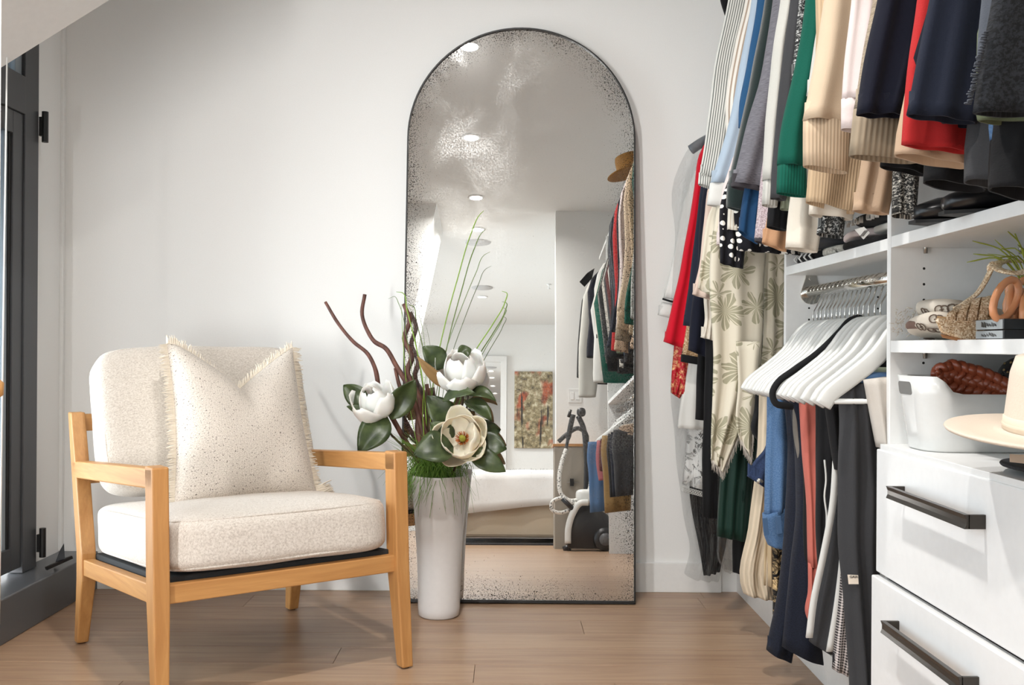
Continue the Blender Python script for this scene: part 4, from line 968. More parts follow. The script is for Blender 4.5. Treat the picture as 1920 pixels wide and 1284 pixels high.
for i in range(11):
    c = W(1281+i*4.6, 917+i*1.2, 3.585)
    mb.tube([c+V((.0075*math.cos(a), 0, .0085*math.sin(a))) for a in [2*PI*j/12 for j in range(13)]], .0018, 5)
mb.build('ring_trim', FA['white'], lcd)
longg('evening_dress', 'black dress hem crumpled in the bottom of the garment bag', 'dress', 3.64, LW(3.64, [(1322, 420, 1360, 420), (1306, 800, 1362, 800), (1292, 925, 1362, 930), (1308, 1010, 1362, 1010), (1320, 1078, 1350, 1070)]), 'black', world=True, t=.022, folds=3, amp=.012)
# dark hanger in the bag and a green tinted wrap under the green dress
bh = MB().tube(smoothpath([(.655, 3.60, 1.605), (.70, 3.60, 1.635), (.78, 3.60, 1.665), (.85, 3.60, 1.675), (1.0, 3.60, 1.62)], 5), .011, 8, flat=1.6).build('coat_hanger', plain('hanger_grey', (92, 98, 104), .5)); tag(bh, 'dark grey hanger at the top of the clear garment bag', 'hanger')
MB().tube(smoothpath([(.85, 3.60, 1.68), (.85, 3.60, 1.715), (.868, 3.60, 1.735), (.85, 3.60, 1.757), (.832, 3.60, 1.742)], 5), .0022, 6).build('hook', M_chrome, bh)
gw = cloth('plastic_wrap', PX(3.16, [(1352, 960, 1390, 960), (1346, 1010, 1384, 1012), (1347, 1050, 1382, 1052), (1358, 1070, 1374, 1071)]), npl.m, None, t=.03, folds=2, amp=.01, seed=22); tag(gw, 'crinkled clear plastic wrap showing under the green dress hem', 'plastic wrap')
tri = W(1362, 10, 3.15)
o = cloth('bow_blouse', [(V((.74, 3.19, 2.2)), V((.9, 3.19, 2.22)))] + PX(3.19, [(1352, -40, 1420, -30), (1350, 2, 1410, 10), (1359, 34, 1400, 60)]), FA['black'], None, t=.012, folds=1, amp=.01, seed=17); tag(o, 'black collar tips at the ceiling end of the upper row by the wall', 'blouse')
# ================================================================== HANGERS AND TROUSERS ON THE LOWER RAIL
M_hang = plain('hanger_white', (216, 216, 212), .4)
def hanger_mesh():
    top = smoothpath([V((x, 0, z)) for x, z in ((-.205, -.262), (-.19, -.238), (-.15, -.205), (-.09, -.155), (-.045, -.098), (-.015, -.078), (0, -.076), (.015, -.078), (.045, -.098), (.09, -.155), (.15, -.205), (.19, -.238), (.205, -.262))], 3)
    rings = []
    n = len(top)
    for i, p in enumerate(top):
        f = abs(p.x)/.205; h = .040-.006*f; th = .0065 if f < .8 else .0075
        d = (top[min(i+1, n-1)]-top[max(i-1, 0)]).normalized(); nr = V((d.z, 0, -d.x)) if d.x >= 0 else V((-d.z, 0, d.x))
        q = p + nr*h
        rings.append([p+V((0, -th*.6, 0)), p+V((0, -th, 0))+nr*.006, q+V((0, -th, 0))-nr*.006, q+V((0, -th*.6, 0)), q+V((0, th*.6, 0)), q+V((0, th, 0))-nr*.006, p+V((0, th, 0))+nr*.006, p+V((0, th*.6, 0))])
    return MB().loft(rings)
def hook_pts():
    pts = [(0, 0, -.078), (0, 0, -.055), (.003, 0, -.040)]
    pts = [(0, 0, -.08), (0, 0, -.052), (.010, 0, -.035)]
    pts += [(.021*math.sin(a), 0, -.002-.021*math.cos(a)*-1 if False else -.002+.021*math.cos(a)) for a in [2.2-i*.45 for i in range(9)]]
    return smoothpath(pts, 2)
hp = empty('clothes_hanger', (0, 0, 0))
hm = hanger_mesh().build('shoulder', M_hang, hp, local=True)
MB().tube([(-.19, 0, -.262), (.19, 0, -.262)], .0058, 8).build('trouser_bar', M_hang, hp, local=True)
MB().tube(hook_pts(), .0018, 6).build('hook', M_chrome, hp, local=True)
def hanger(Y, rz, label, src=None, dx=0):
    src = src or hp
    if src is hp and not hp.get('used'): r = hp; hp['used'] = 1; kids = None
    else:
        r = src.copy(); COL.objects.link(r)
        for c in src.children:
            d = c.copy(); COL.objects.link(d); d.parent = r
    r.location = (rodx+dx, Y, rodz+.0145-.018); r.rotation_euler = (0, 0, rz)
    tag(r, label, 'hanger', 'white wooden hangers on the lower rail'); ORG[r.name] = V(r.location)
    return r
ordn = ['first', 'second', 'third', 'fourth', 'fifth', 'sixth', 'seventh', 'eighth', 'ninth', 'tenth', 'eleventh', 'twelfth', 'thirteenth', 'fourteenth', 'fifteenth', 'sixteenth', 'seventeenth', 'eighteenth', 'nineteenth']
hy = [2.80, 2.765, 2.735, 2.70, 2.67, 2.64, 2.605, 2.575, 2.54, 2.505, 2.475, 2.445, 2.41, 2.375, 2.335, 2.30, 2.24, 2.17, 2.115]
r8 = random.Random(2)
for i, y in enumerate(hy):
    if i == 11: continue
    hanger(y, r8.uniform(-.07, .05)+.04, 'white wooden trouser hanger, %s along the lower rail counting from the floral scarf' % ordn[i])
# black flocked hanger
kb = empty('velvet_hanger', (rodx, hy[11], rodz-.0035)); tag(kb, 'thin black velvet hanger among the white ones on the lower rail', 'hanger')
pts = [(0, 0, -.078), (-.02, 0, -.085), (-.045, 0, -.112), (-.10, 0, -.165), (-.16, 0, -.208), (-.195, 0, -.235), (-.208, 0, -.262), (-.20, 0, -.285), (-.17, 0, -.292), (0, 0, -.292), (.17, 0, -.292), (.20, 0, -.285), (.208, 0, -.262), (.195, 0, -.235), (.10, 0, -.165), (.045, 0, -.112), (.02, 0, -.085), (0, 0, -.078)]
MB().tube(smoothpath(pts, 4), .0055, 8, flat=1.5).build('frame', plain('black_flock', (22, 22, 24), 1), kb, local=True)
MB().tube(hook_pts(), .0018, 6).build('hook', M_chrome, kb, local=True)
kb.rotation_euler = (0, 0, .03)
# one big bare ring-shaped hook nearest the tower
PG = 'trousers hanging folded on the lower rail'
def pants(*a, **k):
    k.setdefault('up', False); k.setdefault('group', PG); return hung(*a, **k)
pants('blouse', 'black draped blouse at the far end of the lower rail', 'blouse', 2.765, [(1418, 700, 1462, 706), (1414, 770, 1450, 772), (1407, 806, 1440, 812), (1420, 828, 1444, 832)], 'black', t=.02, folds=2)
pants('knit_trousers', 'cream rib knit trousers with camel striped side at the far end', 'trousers', 2.735, [(1424, 705, 1468, 708), (1417, 880, 1462, 880), (1402, 990, 1455, 992), (1388, 1090, 1455, 1098), (1394, 1112, 1448, 1124)], 'knitc', t=.03, folds=2.5, amp=.010)
kt = [o for o in COL.objects if o.name.startswith('knit_trousers')][-1]
cloth('side_stripe', PX(2.705, [(1440, 800, 1462, 800), (1434, 950, 1462, 952), (1430, 1096, 1462, 1100)]), FA['camel'], kt, t=.012, seed=4)
dw = pants('jeans', 'folded dark denim waistband with a metal button sticking out left', 'jeans', 2.69, [(1440, 712, 1478, 712), (1432, 842, 1476, 846), (1412, 866, 1440, 880), (1400, 892, 1434, 914)], 'denimw', t=.016, folds=1)
bt = W(1425, 902, 2.672); MB().loft([[(bt.x+r*math.cos(2*PI*j/14), y, bt.z+r*math.sin(2*PI*j/14)) for j in range(14)] for r, y in ((.008, bt.y+.004), (.009, bt.y), (.006, bt.y-.003))]).build('button', plain('button_steel', (176, 172, 164), .3, .8), dw)
pants('trousers', 'black trousers with a gold patterned stripe behind the light jeans', 'trousers', 2.655, [(1442, 712, 1490, 712), (1446, 900, 1490, 900), (1447, 1030, 1480, 1030), (1448, 1152, 1466, 1156)], 'print_', t=.014)
lj = pants('jeans', 'light blue stretch jeans hanging upside down over their hanger', 'jeans', 2.60, [(1441, 706, 1482, 708), (1436, 800, 1482, 800), (1433, 900, 1478, 900), (1431, 968, 1474, 952)], 'denim', t=.030, folds=1.6, amp=.008)
cloth('waistband', PX(2.60, [(1431, 964, 1474, 948), (1434, 1004, 1477, 988), (1440, 1021, 1478, 1030)]), FA['denim'], lj, t=.034, folds=1, amp=.003, seed=3)
for x0, y0 in ((1434, 985), (1459, 982)): MB().beam(W(x0, y0-14, 2.555), W(x0+3, y0+18, 2.56), .012, .004, (0, 1, 0)).build('belt_loop', FA['denim'], lj, smooth=False)
M_th = plain('stitch_tan', (178, 150, 110), .9)
def stitch(par, pts, m=M_th, r=.0011): MB().tube(smoothpath([W(*p) for p in pts], 4), r, 4).build('stitching', m, par)
pants('trousers', 'mushroom grey trousers, a narrow strip before the coral ones', 'trousers', 2.44, [(1486, 738, 1512, 740), (1490, 820, 1514, 820), (1500, 880, 1520, 884)], 'mushroom', t=.012)
pants('jeans', 'dark indigo jeans leg, nearer the camera of two reaching lowest', 'jeans', 2.45, [(1478, 722, 1500, 724), (1492, 850, 1512, 850), (1494, 960, 1520, 960), (1480, 1090, 1528, 1096), (1467, 1212, 1545, 1246)], 'denimd', t=.036, folds=1.2, amp=.007)
ij = pants('jeans', 'dark indigo jeans with flared pale stitched hem, farther of two', 'jeans', 2.53, [(1468, 718, 1496, 720), (1478, 850, 1508, 850), (1472, 980, 1508, 985), (1454, 1140, 1500, 1150), (1437, 1218, 1484, 1240)], 'denimd', t=.036, folds=1.2, amp=.007)
cg = pants('trousers', 'coral pink jogging trousers between indigo jeans and black trousers', 'trousers', 2.38, [(1499, 734, 1536, 738), (1503, 830, 1536, 830), (1511, 950, 1536, 950), (1515, 1060, 1540, 1065)], 'cog', t=.026, folds=1.5)
cloth('hem', PX(2.375, [(1516, 1055, 1538, 1060), (1514, 1110, 1530, 1112), (1508, 1144, 1524, 1152), (1518, 1172, 1526, 1176)]), FA['cog'], cg, t=.012, seed=2)
pants('trousers', 'thin black trousers showing between the indigo jeans and coral ones', 'trousers', 2.415, [(1498, 770, 1516, 770), (1505, 900, 1522, 900), (1508, 1030, 1524, 1030), (1512, 1118, 1530, 1124)], 'black', t=.010)
bp = pants('joggers', 'black joggers with a hanging white drawstring', 'trousers', 2.31, [(1529, 750, 1580, 758), (1530, 860, 1580, 860), (1530, 970, 1578, 975), (1533, 1060, 1570, 1060)], 'black', t=.030, folds=2.5, amp=.01)
MB().tube(smoothpath([W(*p) for p in ((1546, 862, 2.262), (1549, 900, 2.262), (1546, 930, 2.262), (1550, 965, 2.262), (1549, 1000, 2.262))], 4), .0022, 6).build('drawstring', FA['white'], bp)
tk = pants('track_trousers', 'charcoal track trousers with white side stripes, flaring at the hem', 'trousers', 2.24, [(1566, 750, 1600, 752), (1562, 900, 1596, 900), (1545, 1040, 1592, 1040), (1524, 1150, 1580, 1150), (1517, 1202, 1560, 1226)], 'grey', t=.030, folds=1.5)
for pts in (((1569, 850), (1563, 940), (1545, 1040), (1526, 1130), (1518, 1196)), ((1590, 930), (1582, 1040), (1570, 1140), (1556, 1222))):
    q = smoothpath([W(x, y, 2.200) for x, y in pts], 5)
    MB().loft([[p+V((-.007, 0, 0)), p+V((.007, 0, 0)), p+V((.007, .006, 0)), p+V((-.007, .006, 0))] for p in q]).build('side_stripe', FA['white'], tk)
pants('trousers', 'tweedy checked trousers hem peeping at the lowest right of the rail', 'trousers', 2.20, [(1578, 1000, 1610, 1000), (1566, 1190, 1600, 1190), (1559, 1252, 1590, 1266)], 'hound', t=.014)
ct = pants('trousers', 'wide charcoal grey trousers with a small cream label, nearest the drawers', 'trousers', 2.145, [(1570, 722, 1628, 716), (1572, 790, 1640, 790), (1571, 900, 1652, 900), (1572, 1000, 1650, 1000), (1580, 1120, 1650, 1120), (1590, 1215, 1652, 1215), (1592, 1300, 1650, 1300)], 'grey', t=.030, folds=2.6, amp=.012)
lab = W(1601, 1086, 2.099)
lb_ = MB().loft([[W(x, y, d) for x, y in ((1589, 1077), (1609, 1078), (1610, 1095), (1591, 1095))] for d in (2.098, 2.101)]).build('label', plain('label_cream', (226, 214, 198), .8), ct, smooth=False)
def text(s, loc, size, mat, parent, rot=(PI/2, 0, 0), name='lettering', ext=.0004, mw=None):
    c = bpy.data.curves.new(name, 'FONT'); c.body = s; c.size = size; c.align_x = 'CENTER'; c.align_y = 'CENTER'; c.extrude = ext; c.resolution_u = 3
    t = bpy.data.objects.new('tmp_text', c); COL.objects.link(t)
    me = bpy.data.meshes.new_from_object(t.evaluated_get(bpy.context.evaluated_depsgraph_get()))
    bpy.data.objects.remove(t); bpy.data.curves.remove(c)
    me.name = name; me.materials.clear(); me.materials.append(mat)
    o = bpy.data.objects.new(name, me); COL.objects.link(o)
    if parent: o.parent = parent
    if mw is not None: o.matrix_local = Matrix.Translation(-V(parent.location)) @ mw
    else:
        o.rotation_euler = rot; o.location = V(loc)-(ORG[parent.name] if parent else V())
    return o
M_ink = plain('ink_dark', (40, 38, 36), .8)
LABELP = ct
tx = text('GAIA', W(1601, 1081.5, 2.0968), .0075, M_ink, ct)
pants('trousers', 'bone white trousers folded beside the white upright panel', 'trousers', 2.10, [(1618, 712, 1664, 706), (1628, 770, 1668, 770), (1643, 838, 1672, 842)], 'pale', t=.022, folds=2)
pants('shorts', 'black shorts hanging behind the charcoal trousers', 'shorts', 2.20, [(1545, 752, 1580, 752), (1556, 820, 1585, 820), (1566, 880, 1590, 885)], 'black', t=.016)
for (lbl, Y, y0, y1, m, x0, x1) in (('blue jeans folded over a hanger bar beside the upright panel', 2.135, 700, 716, 'denim', 1584, 1660), ('black trousers folded flat over the bar above blue jeans', 2.17, 672, 690, 'black', 1612, 1664), ('sage trousers folded over the bar between black and blue ones', 2.155, 690, 702, 'sage', 1606, 1664)):
    a, b = W(x0, y0, Y), W(x1, y1, Y)
    o = rounded_box('folded_trousers', (b.x-a.x+.10, .05, abs(a.z-b.z)*1.4), FA[m], None, Matrix.Translation(((a.x+b.x)/2+.05, Y, (a.z+b.z)/2)), n=8, p=4, local=False); tag(o, lbl, 'trousers')

# ================================================================== FOLDED THINGS ON THE CLOSET SHELF
ZS = 1.1313
def fold(name, label, cat, x0, x1, y0, y1, z0, z1, m, p=5, noise=.006, seed=0):
    o = rounded_box(name, (x1-x0, y1-y0, z1-z0), FA[m], None, Matrix.Translation(((x0+x1)/2, (y0+y1)/2, (z0+z1)/2)), n=12, p=p, noise=noise, seed=seed, local=False)
    # metre-scaled planar UVs
    me = o.data; ul = me.uv_layers.new(name='UVMap')
    for lp in me.loops:
        v = me.vertices[lp.vertex_index].co; ul.data[lp.index].uv = (v.y+v.x*.3, v.z+v.x)
    tag(o, label, cat, 'folded clothes on the closet shelf'); return o
fold('folded_shirt', 'black and white striped shirt folded at the far end of the shelf', 'shirt', XP+.01, 1.08, 2.60, 2.805, ZS, ZS+.026, 'grey_stripe' if False else 'black', seed=1)
fs_ = [o for o in COL.objects if o.name.startswith('folded_shirt')][-1]
for k in range(4):
    y = 2.765-k*.045; MB().tube([(XP+.035, y, ZS+.0285), (XP+.014, y, ZS+.026), (XP+.0045, y, ZS+.013), (XP+.014, y, ZS+.003)], .005, 6, flat=.5).build('white_stripe', FA['white'], fs_)
fold('folded_shirt', 'dark grey shirt folded on top of the striped one on the shelf', 'shirt', XP+.006, 1.08, 2.50, 2.80, ZS+.030, ZS+.054, 'char', seed=2)
fold('folded_shirt', 'black and grey printed shirt folded mid shelf beside the striped one', 'shirt', XP+.012, 1.08, 2.44, 2.585, ZS, ZS+.028, 'snake', seed=3)
fold('folded_sweater', 'large black sweater folded in the middle of the shelf', 'sweater', XP+.004, 1.09, 2.085, 2.43, ZS, ZS+.020, 'black', seed=4)
fold('folded_shirt', 'black folded top lying on the large black sweater', 'shirt', XP+.03, 1.09, 2.345, 2.49, ZS+.031, ZS+.046, 'blackr', seed=5)
fold('folded_blouse', 'pinkish white gathered blouse folded on the black sweater', 'blouse', XP+.01, 1.06, 2.27, 2.44, ZS+.022, ZS+.044, 'pink', noise=.012, seed=6)
gs = fold('folded_shorts', 'light grey shorts with a white waistband and care label on the shelf', 'shorts', XP+.02, 1.08, 2.085, 2.262, ZS+.021, ZS+.042, 'lgrey', seed=7)
cl_ = MB().loft([[W(x, y, d) for x, y in ((1602, 430), (1620, 425), (1631, 436), (1619, 449))] for d in (2.083, 2.086)]).build('care_label', plain('label_white', (226, 226, 222), .8), gs, smooth=False)
for k in range(3):
    MB().beam(W(1612+k*3, 444-k*.5, 2.0825), W(1622+k*3, 432-k*.5, 2.0825), .0012, .0004, (0, 1, 0)).build('printed_line', M_ink, gs, smooth=False)
bd = fold('folded_leggings', 'black leggings with white lettered waistband lying on the grey shorts', 'leggings', XP+.0, 1.07, 2.085, 2.345, ZS+.046, ZS+.074, 'black', p=4, seed=8)
a, b = W(1583, 424, 2.20), W(1642, 398, 2.105)
for s_, t_ in (('P', .02), ('I', .17), ('O', .30), ('I', .43), ('C', .66), ('F', .78), ('I', .90)):
    yy = 2.31-.20*t_; p = V((XP-.003, yy, ZS+.055)); text(s_, p, .021, FA['white'], bd, (PI/2, 0, -PI/2), ext=.004)

# ================================================================== THINGS ON THE TOWER SHELVES
ZU = 1.1333
def shoe(name, label, x, y, rz, m):
    o = empty(name, (x, y, ZU)); o.rotation_euler = (0, 0, rz); tag(o, label, 'shoe', 'black shoes above the top tower shelf')
    rings = []
    for u, wd, h, zb in ((-.12, .02, .05, .0), (-.11, .032, .075, 0), (-.05, .030, .065, 0), (.02, .036, .05, 0), (.08, .042, .042, 0), (.115, .030, .03, 0), (.125, .012, .02, .004)):
        rings.append([(u, wd*math.cos(2*PI*j/12), zb+.006+h*(.5+.5*math.sin(2*PI*j/12))) for j in range(12)])
    MB().loft(rings).build('upper', m, o, local=True)
    MB().loft([[(u, s*w, z) for s in (-1, 1)]+[(u, s*w, z+.006) for s in (1, -1)] for u, w, z in ((-.12, .02, 0), (-.08, .032, 0), (.06, .044, 0), (.128, .014, 0))]).build('sole', M_rubber, o, smooth=False, local=True)
    return o
M_pat = plain('black_leather', (26, 26, 28), .3)
shoe('shoe', 'black shoe, the left of two on the top tower shelf', .87, 1.86, PI*1.02, M_pat)
shoe('shoe', 'black shoe, the right of two on the top tower shelf', .87, 1.72, PI*.98, M_pat)
bg_ = rounded_box('black_bag', (.22, .20, .13), M_pat, None, Matrix.Translation((.93, 1.53, ZU+.066)), n=10, p=4, local=False); tag(bg_, 'soft black leather bag on the top tower shelf at the right edge', 'bag')
MB().tube(smoothpath([(.84, 1.60, ZU+.10), (.85, 1.60, ZU+.19), (.90, 1.55, ZU+.24), (.95, 1.47, ZU+.12)], 5), .006, 7).build('strap', M_pat, bg_)

Z1 = .9213
# folded monogram scarf
nmg = plain('scarf_greige', (196, 186, 172), .9, bump=.2, bscale=200); M_mono = plain('monogram_brown', (92, 76, 64), .9); M_brownf = plain('scarf_brown', (112, 88, 78), .95, bump=.3, bscale=150)
def sc_s(u, v):   # surface of the folded scarf: u along the depth axis, v round the section
    y = 2.03-.30*u; a = -.25*PI+1.35*PI*v
    rx, rz = .085+.02*math.sin(u*7), .050+.012*math.sin(u*9+1)
    return V((.90-rx*math.cos(a)*1.0 if False else .905-rx*math.sin(a+.25*PI-.2), y, Z1+.052+rz*math.cos(a+.25*PI-1.3)+.008*mn.noise(V((u*6, v*4, 3)))))
sm = rounded_box('monogram_scarf', (.25, .17, .048), nmg, None, Matrix.Translation((.905, 1.95, Z1+.026)) @ Matrix.Rotation(.06, 4, 'Y'), n=18, p=3.6, noise=.013, seed=12, local=False)
tag(sm, 'greige monogram scarf folded with frayed brown edges on the middle tower shelf', 'scarf')
rounded_box('brown_fold', (.19, .24, .05), M_brownf, sm, Matrix.Translation((.945, 1.90, Z1+.104)) , n=12, p=3.2, noise=.012, seed=5, local=False) if False else None
bf = rounded_box('brown_fold', (.20, .15, .030), M_brownf, None, Matrix.Translation((.885, 1.955, Z1+.036)) @ Matrix.Rotation(-.10, 4, 'Y'), n=12, p=3.2, noise=.010, seed=5, local=False); bf.parent = sm; bf.matrix_parent_inverse = Matrix.Translation(-V(sm.location))
tf = rounded_box('top_fold', (.23, .16, .040), nmg, None, Matrix.Translation((.912, 1.945, Z1+.044)) @ Matrix.Rotation(.16, 4, 'Y'), n=16, p=3.0, noise=.014, seed=9, local=False); tf.parent = sm; tf.matrix_parent_inverse = Matrix.Translation(-V(sm.location))
dg = bpy.context.evaluated_depsgraph_get()
from mathutils.bvhtree import BVHTree
nv_ = len(sm.data.vertices)
bv = BVHTree.FromPolygons([V(sm.location)+v.co for v in sm.data.vertices]+[V(ORG[tf.name])+v.co for v in tf.data.vertices], [tuple(p.vertices) for p in sm.data.polygons]+[tuple(q+nv_ for q in p.vertices) for p in tf.data.polygons])
eye = V((0, 0, CH))
for (x, y, rz) in ((1700, 612, .3), (1728, 612, .1), (1752, 618, .1), (1716, 630, .2), (1742, 634, .3), (1736, 584, 0), (1766, 580, .2), (1712, 594, -.2), (1756, 598, .1), (1790, 578, .1)):
    d = (W(x, y, 2) - eye).normalized(); hit = bv.ray_cast(eye, d)
    if hit[0] is None: continue
    nn_ = hit[1] if hit[1].dot(d) < 0 else -hit[1]
    yv = (V((0, 0, 1))-nn_*nn_.z).normalized(); xv = yv.cross(nn_)
    base = Matrix.Translation(hit[0]+nn_*.0012) @ Matrix((xv, yv, nn_)).transposed().to_4x4(); aa = rz
    for k, off in ((0, -.0062), (1, .0062)):
        mw = base @ Matrix.Rotation(aa, 4, 'Z') @ Matrix.Translation((off, 0, 0)) @ (Matrix.Rotation(PI, 4, 'Z') if k else Matrix.Identity(4))
        text('G', None, .024, M_mono, sm, name='monogram', ext=.0005, mw=mw)
fm = MB(); r9 = random.Random(8)
for i in range(110):
    t = r9.random(); p = V((.778+.06*r9.random(), 2.036-.012*r9.random(), Z1+.010+.055*r9.random()))
    fm.tube([p, p+V((r9.uniform(-.009, .003), r9.uniform(-.004, .006), r9.uniform(-.008, .004)))], [.0012, .0006], 4)
fo = fm.build('fringe', plain('fringe_greige', (206, 198, 186), .95), sm); fo['kind'] = 'stuff'

# gold glitter platform sandal, toe towards the aisle's far end
ng_ = NT('gold_glitter'); ng_.set(Roughness=.38, Metallic=.25)
gv = ng_.n('ShaderNodeTexVoronoi'); gv.inputs['Scale'].default_value = 420; ng_.l(ng_.coord('Object'), gv.inputs['Vector'])
ng_.l(ng_.ramp(gv.outputs['Color'], [(.2, S(176, 142, 104)), (.5, S(224, 196, 160)), (.85, S(252, 238, 214))]), ng_.p.inputs['Base Color'])
bmp = ng_.n('ShaderNodeBump'); bmp.inputs['Strength'].default_value = .9; bmp.inputs['Distance'].default_value = .003; ng_.l(gv.outputs['Color'], bmp.inputs['Height']); ng_.l(bmp.outputs[0], ng_.p.inputs['Normal'])
M_gold = ng_.m; M_tansole = plain('sole_tan', (168, 118, 76), .5); M_gold_in = plain('sandal_lining', (196, 160, 116), .5)
SY = 1.80
def sp(x, y, dy=0, Y=None): return W(x, y, (Y or SY)+dy)
sd_ = empty('platform_sandal', sp(1800, 636)); tag(sd_, 'gold glitter platform sandal with a T strap on the middle tower shelf', 'sandal')
def slab(name, poly, dy, m, bev=.003, par=None):
    return MB().loft([[sp(x, y, d) for x, y in poly] for d in dy]).build(name, m, par or sd_, smooth=False, bevel=bev)
slab('platform', [(1754, 594), (1754, 602), (1764, 626), (1800, 636), (1835, 640), (1890, 640), (1890, 600), (1830, 601), (1790, 599)], (-.045, .045), M_gold, .006)
slab('outsole', [(1763, 626), (1767, 633), (1800, 640), (1835, 643.5), (1890, 643.5), (1890, 640), (1835, 638), (1800, 634)], (-.043, .043), M_tansole, .001)
slab('insole', [(1757, 592), (1790, 596), (1890, 597), (1890, 600), (1790, 599.5), (1757, 596)], (-.040, .040), M_gold_in, .001)
def strap(name, pts, w=.013, th=.0022, m=M_gold, wy=None):
    P = smoothpath(pts, 5)
    return MB().tube(P, w/2, 8, flat=th*2/w if False else .35).build(name, m, sd_)
def band(name, pts, wv, w, c, par=None, m=None, th=.0016):
    P = smoothpath(pts, 5); wv = V(wv).normalized(); rings = []
    for i, p in enumerate(P):
        n = (p-c); n = n-wv*n.dot(wv); n = n.normalized() if n.length > 1e-5 else V((0, 0, 1))
        rings.append([p-wv*w/2-n*th, p+wv*w/2-n*th, p+wv*w/2+n*th, p-wv*w/2+n*th])
    return MB().loft(rings).build(name, m or M_gold, par or sd_, smooth=False, bevel=.0006)
for k, (x0, xt, yt, w) in enumerate(((1782, 1800, 574, .015), (1802, 1816, 565, .016), (1822, 1832, 560, .016), (1842, 1850, 557, .016))):
    band('toe_strap', [sp(x0, 602, -.044), sp(x0+2, 588, -.043), sp((x0+xt)/2+2, yt+7, -.034), sp(xt, yt, -.004), sp(xt+6, yt+6, .028), sp(x0+12, 590, .042), sp(x0+12, 602, .043)], (1, 0, .25 if k else .1), w, sp(x0+8, 606))
strap('vamp_strap', [sp(1790, 578), sp(1802, 572), sp(1815, 563), sp(1829, 553), sp(1846, 530), sp(1862, 500), sp(1867, 494)], .019)
strap('strap_loop', [sp(1856, 512), sp(1855, 500, -.004), sp(1862, 493, -.004), sp(1868, 497, -.002)], .008)
ank = [sp(1866, 510, -.032)]
strap('ankle_strap', [sp(1866, 500, -.010), sp(1880, 508, -.040), sp(1905, 512, -.052), sp(1930, 506, -.045), sp(1942, 496, -.01), sp(1925, 490, .03), sp(1895, 489, .035), sp(1872, 493, .015), sp(1866, 500, -.010)], .020)
slab('heel', [(1905, 540), (1960, 540), (1950, 643), (1920, 643)], (-.03, .03), plain('heel_gold', (178, 132, 78), .4), .004)
# glasses-case-like glossy boxes (printed books) and the tan chain on them
M_bk = plain('black_gloss', (30, 32, 34), .18); M_bp = plain('printed_grey', (150, 156, 158), .3)
M_pr = fb('photo_print', (150, 156, 158), (24, 26, 28), kind='tweed', freq=24, bump=0, sheen=0, rough=.25)
BY, BD = 1.607, .093
for (ya, yb, lbl) in ((619, 638.5, 'glossy black and white box lying directly on the middle tower shelf'), (598, 617.5, 'glossy black box stacked on the other under the tan chain')):
    a = W(1881, yb, BY); b = W(2020, ya, BY); a.z = max(a.z, Z1+.0004)
    bx = empty('gift_box', (a.x, BY, a.z)); tag(bx, lbl, 'box', 'glossy black boxes')
    box('box', (a.x, BY, a.z), (b.x, BY+BD, b.z), M_bk, bx, bevel=.0015)
    box('printed_panel', (a.x-.0008, BY+.001, a.z+.001), (a.x-.0001, BY+BD-.001, b.z-.001), M_bp, bx, bevel=0)
    pe = MB(); rr_ = random.Random(int(ya)); zl, zh = a.z+.003, b.z-.003
    for i in range(6):
        cy = BY+.020+.052*(i+.5)/6; h0 = zl+(zh-zl)*rr_.uniform(0, .25); h1 = zl+(zh-zl)*rr_.uniform(.65, 1); w_ = .0042
        pe.loft([[(x, cy-w_, h0), (x, cy+w_*.8, h0+.001), (x, cy+w_*.9, h1), (x, cy-w_*.6, h1-.002)] for x in (a.x-.0006, a.x-.0014)])
    pe.build('printed_picture', plain('print_black', (20, 21, 23), .3), bx, smooth=False)
M_tan = plain('tan_resin', (204, 140, 98), .25)
chn = empty('chain_strap', W(1900, 596, 1.65)); tag(chn, 'chunky tan resin chain lying on the glossy boxes at the right edge', 'chain')
def link(c, a, b, ax, tilt):
    pts = []
    for j in range(17):
        t = 2*PI*j/16; p = V((a*math.cos(t), 0, b*math.sin(t))); p.rotate(Matrix.Rotation(tilt, 3, 'Y')); p.rotate(Matrix.Rotation(ax, 3, 'Z')); pts.append(c+p)
    MB().tube(pts, .0062, 8, cap=False).build('chain_link', M_tan, chn)
for x, y, ax, tl, dy in ((1886, 563, .3, -1.0, -.03), (1899, 574, .9, -1.0, 0), (1914, 560, .2, -.9, .02), (1922, 582, 1.0, -.6, -.02), (1936, 566, .3, -1.0, .02), (1895, 560, 1.2, -.9, .03)):
    link(W(x, y-2, 1.66+dy), .036, .020, ax, tl)
# grassy plant at the right edge behind
ptp = empty('potted_grass', (1.0, 1.72, Z1)); tag(ptp, 'yellow green ornamental grass in a tan pot at the right edge of the shelf', 'plant')
pot = W(1935, 600, 1.80)
MB().lathe([(.0005, 0), (.035, 0), (.045, .09), (.041, .09), (.036, .02), (.0005, .02)], 20, (pot.x, 1.80, Z1)).build('pot', plain('pot_tan', (176, 130, 72), .6), ptp)
gmb = MB()
for i in range(26):
    p0 = V((pot.x, 1.80, Z1+.08)); d = V((r9.uniform(-.09, .05), r9.uniform(-.08, .06), r9.uniform(.06, .11)))
    gmb.tube(smoothpath([p0, p0+d*.6+V((0, 0, .03)), p0+d*1.1+V((0, 0, r9.uniform(-.03, .03)))], 4), [.0013]*8+[.0006], 4)
o = gmb.build('blades', plain('ornamental_green', (150, 156, 50), .6), ptp); o['kind'] = 'stuff'

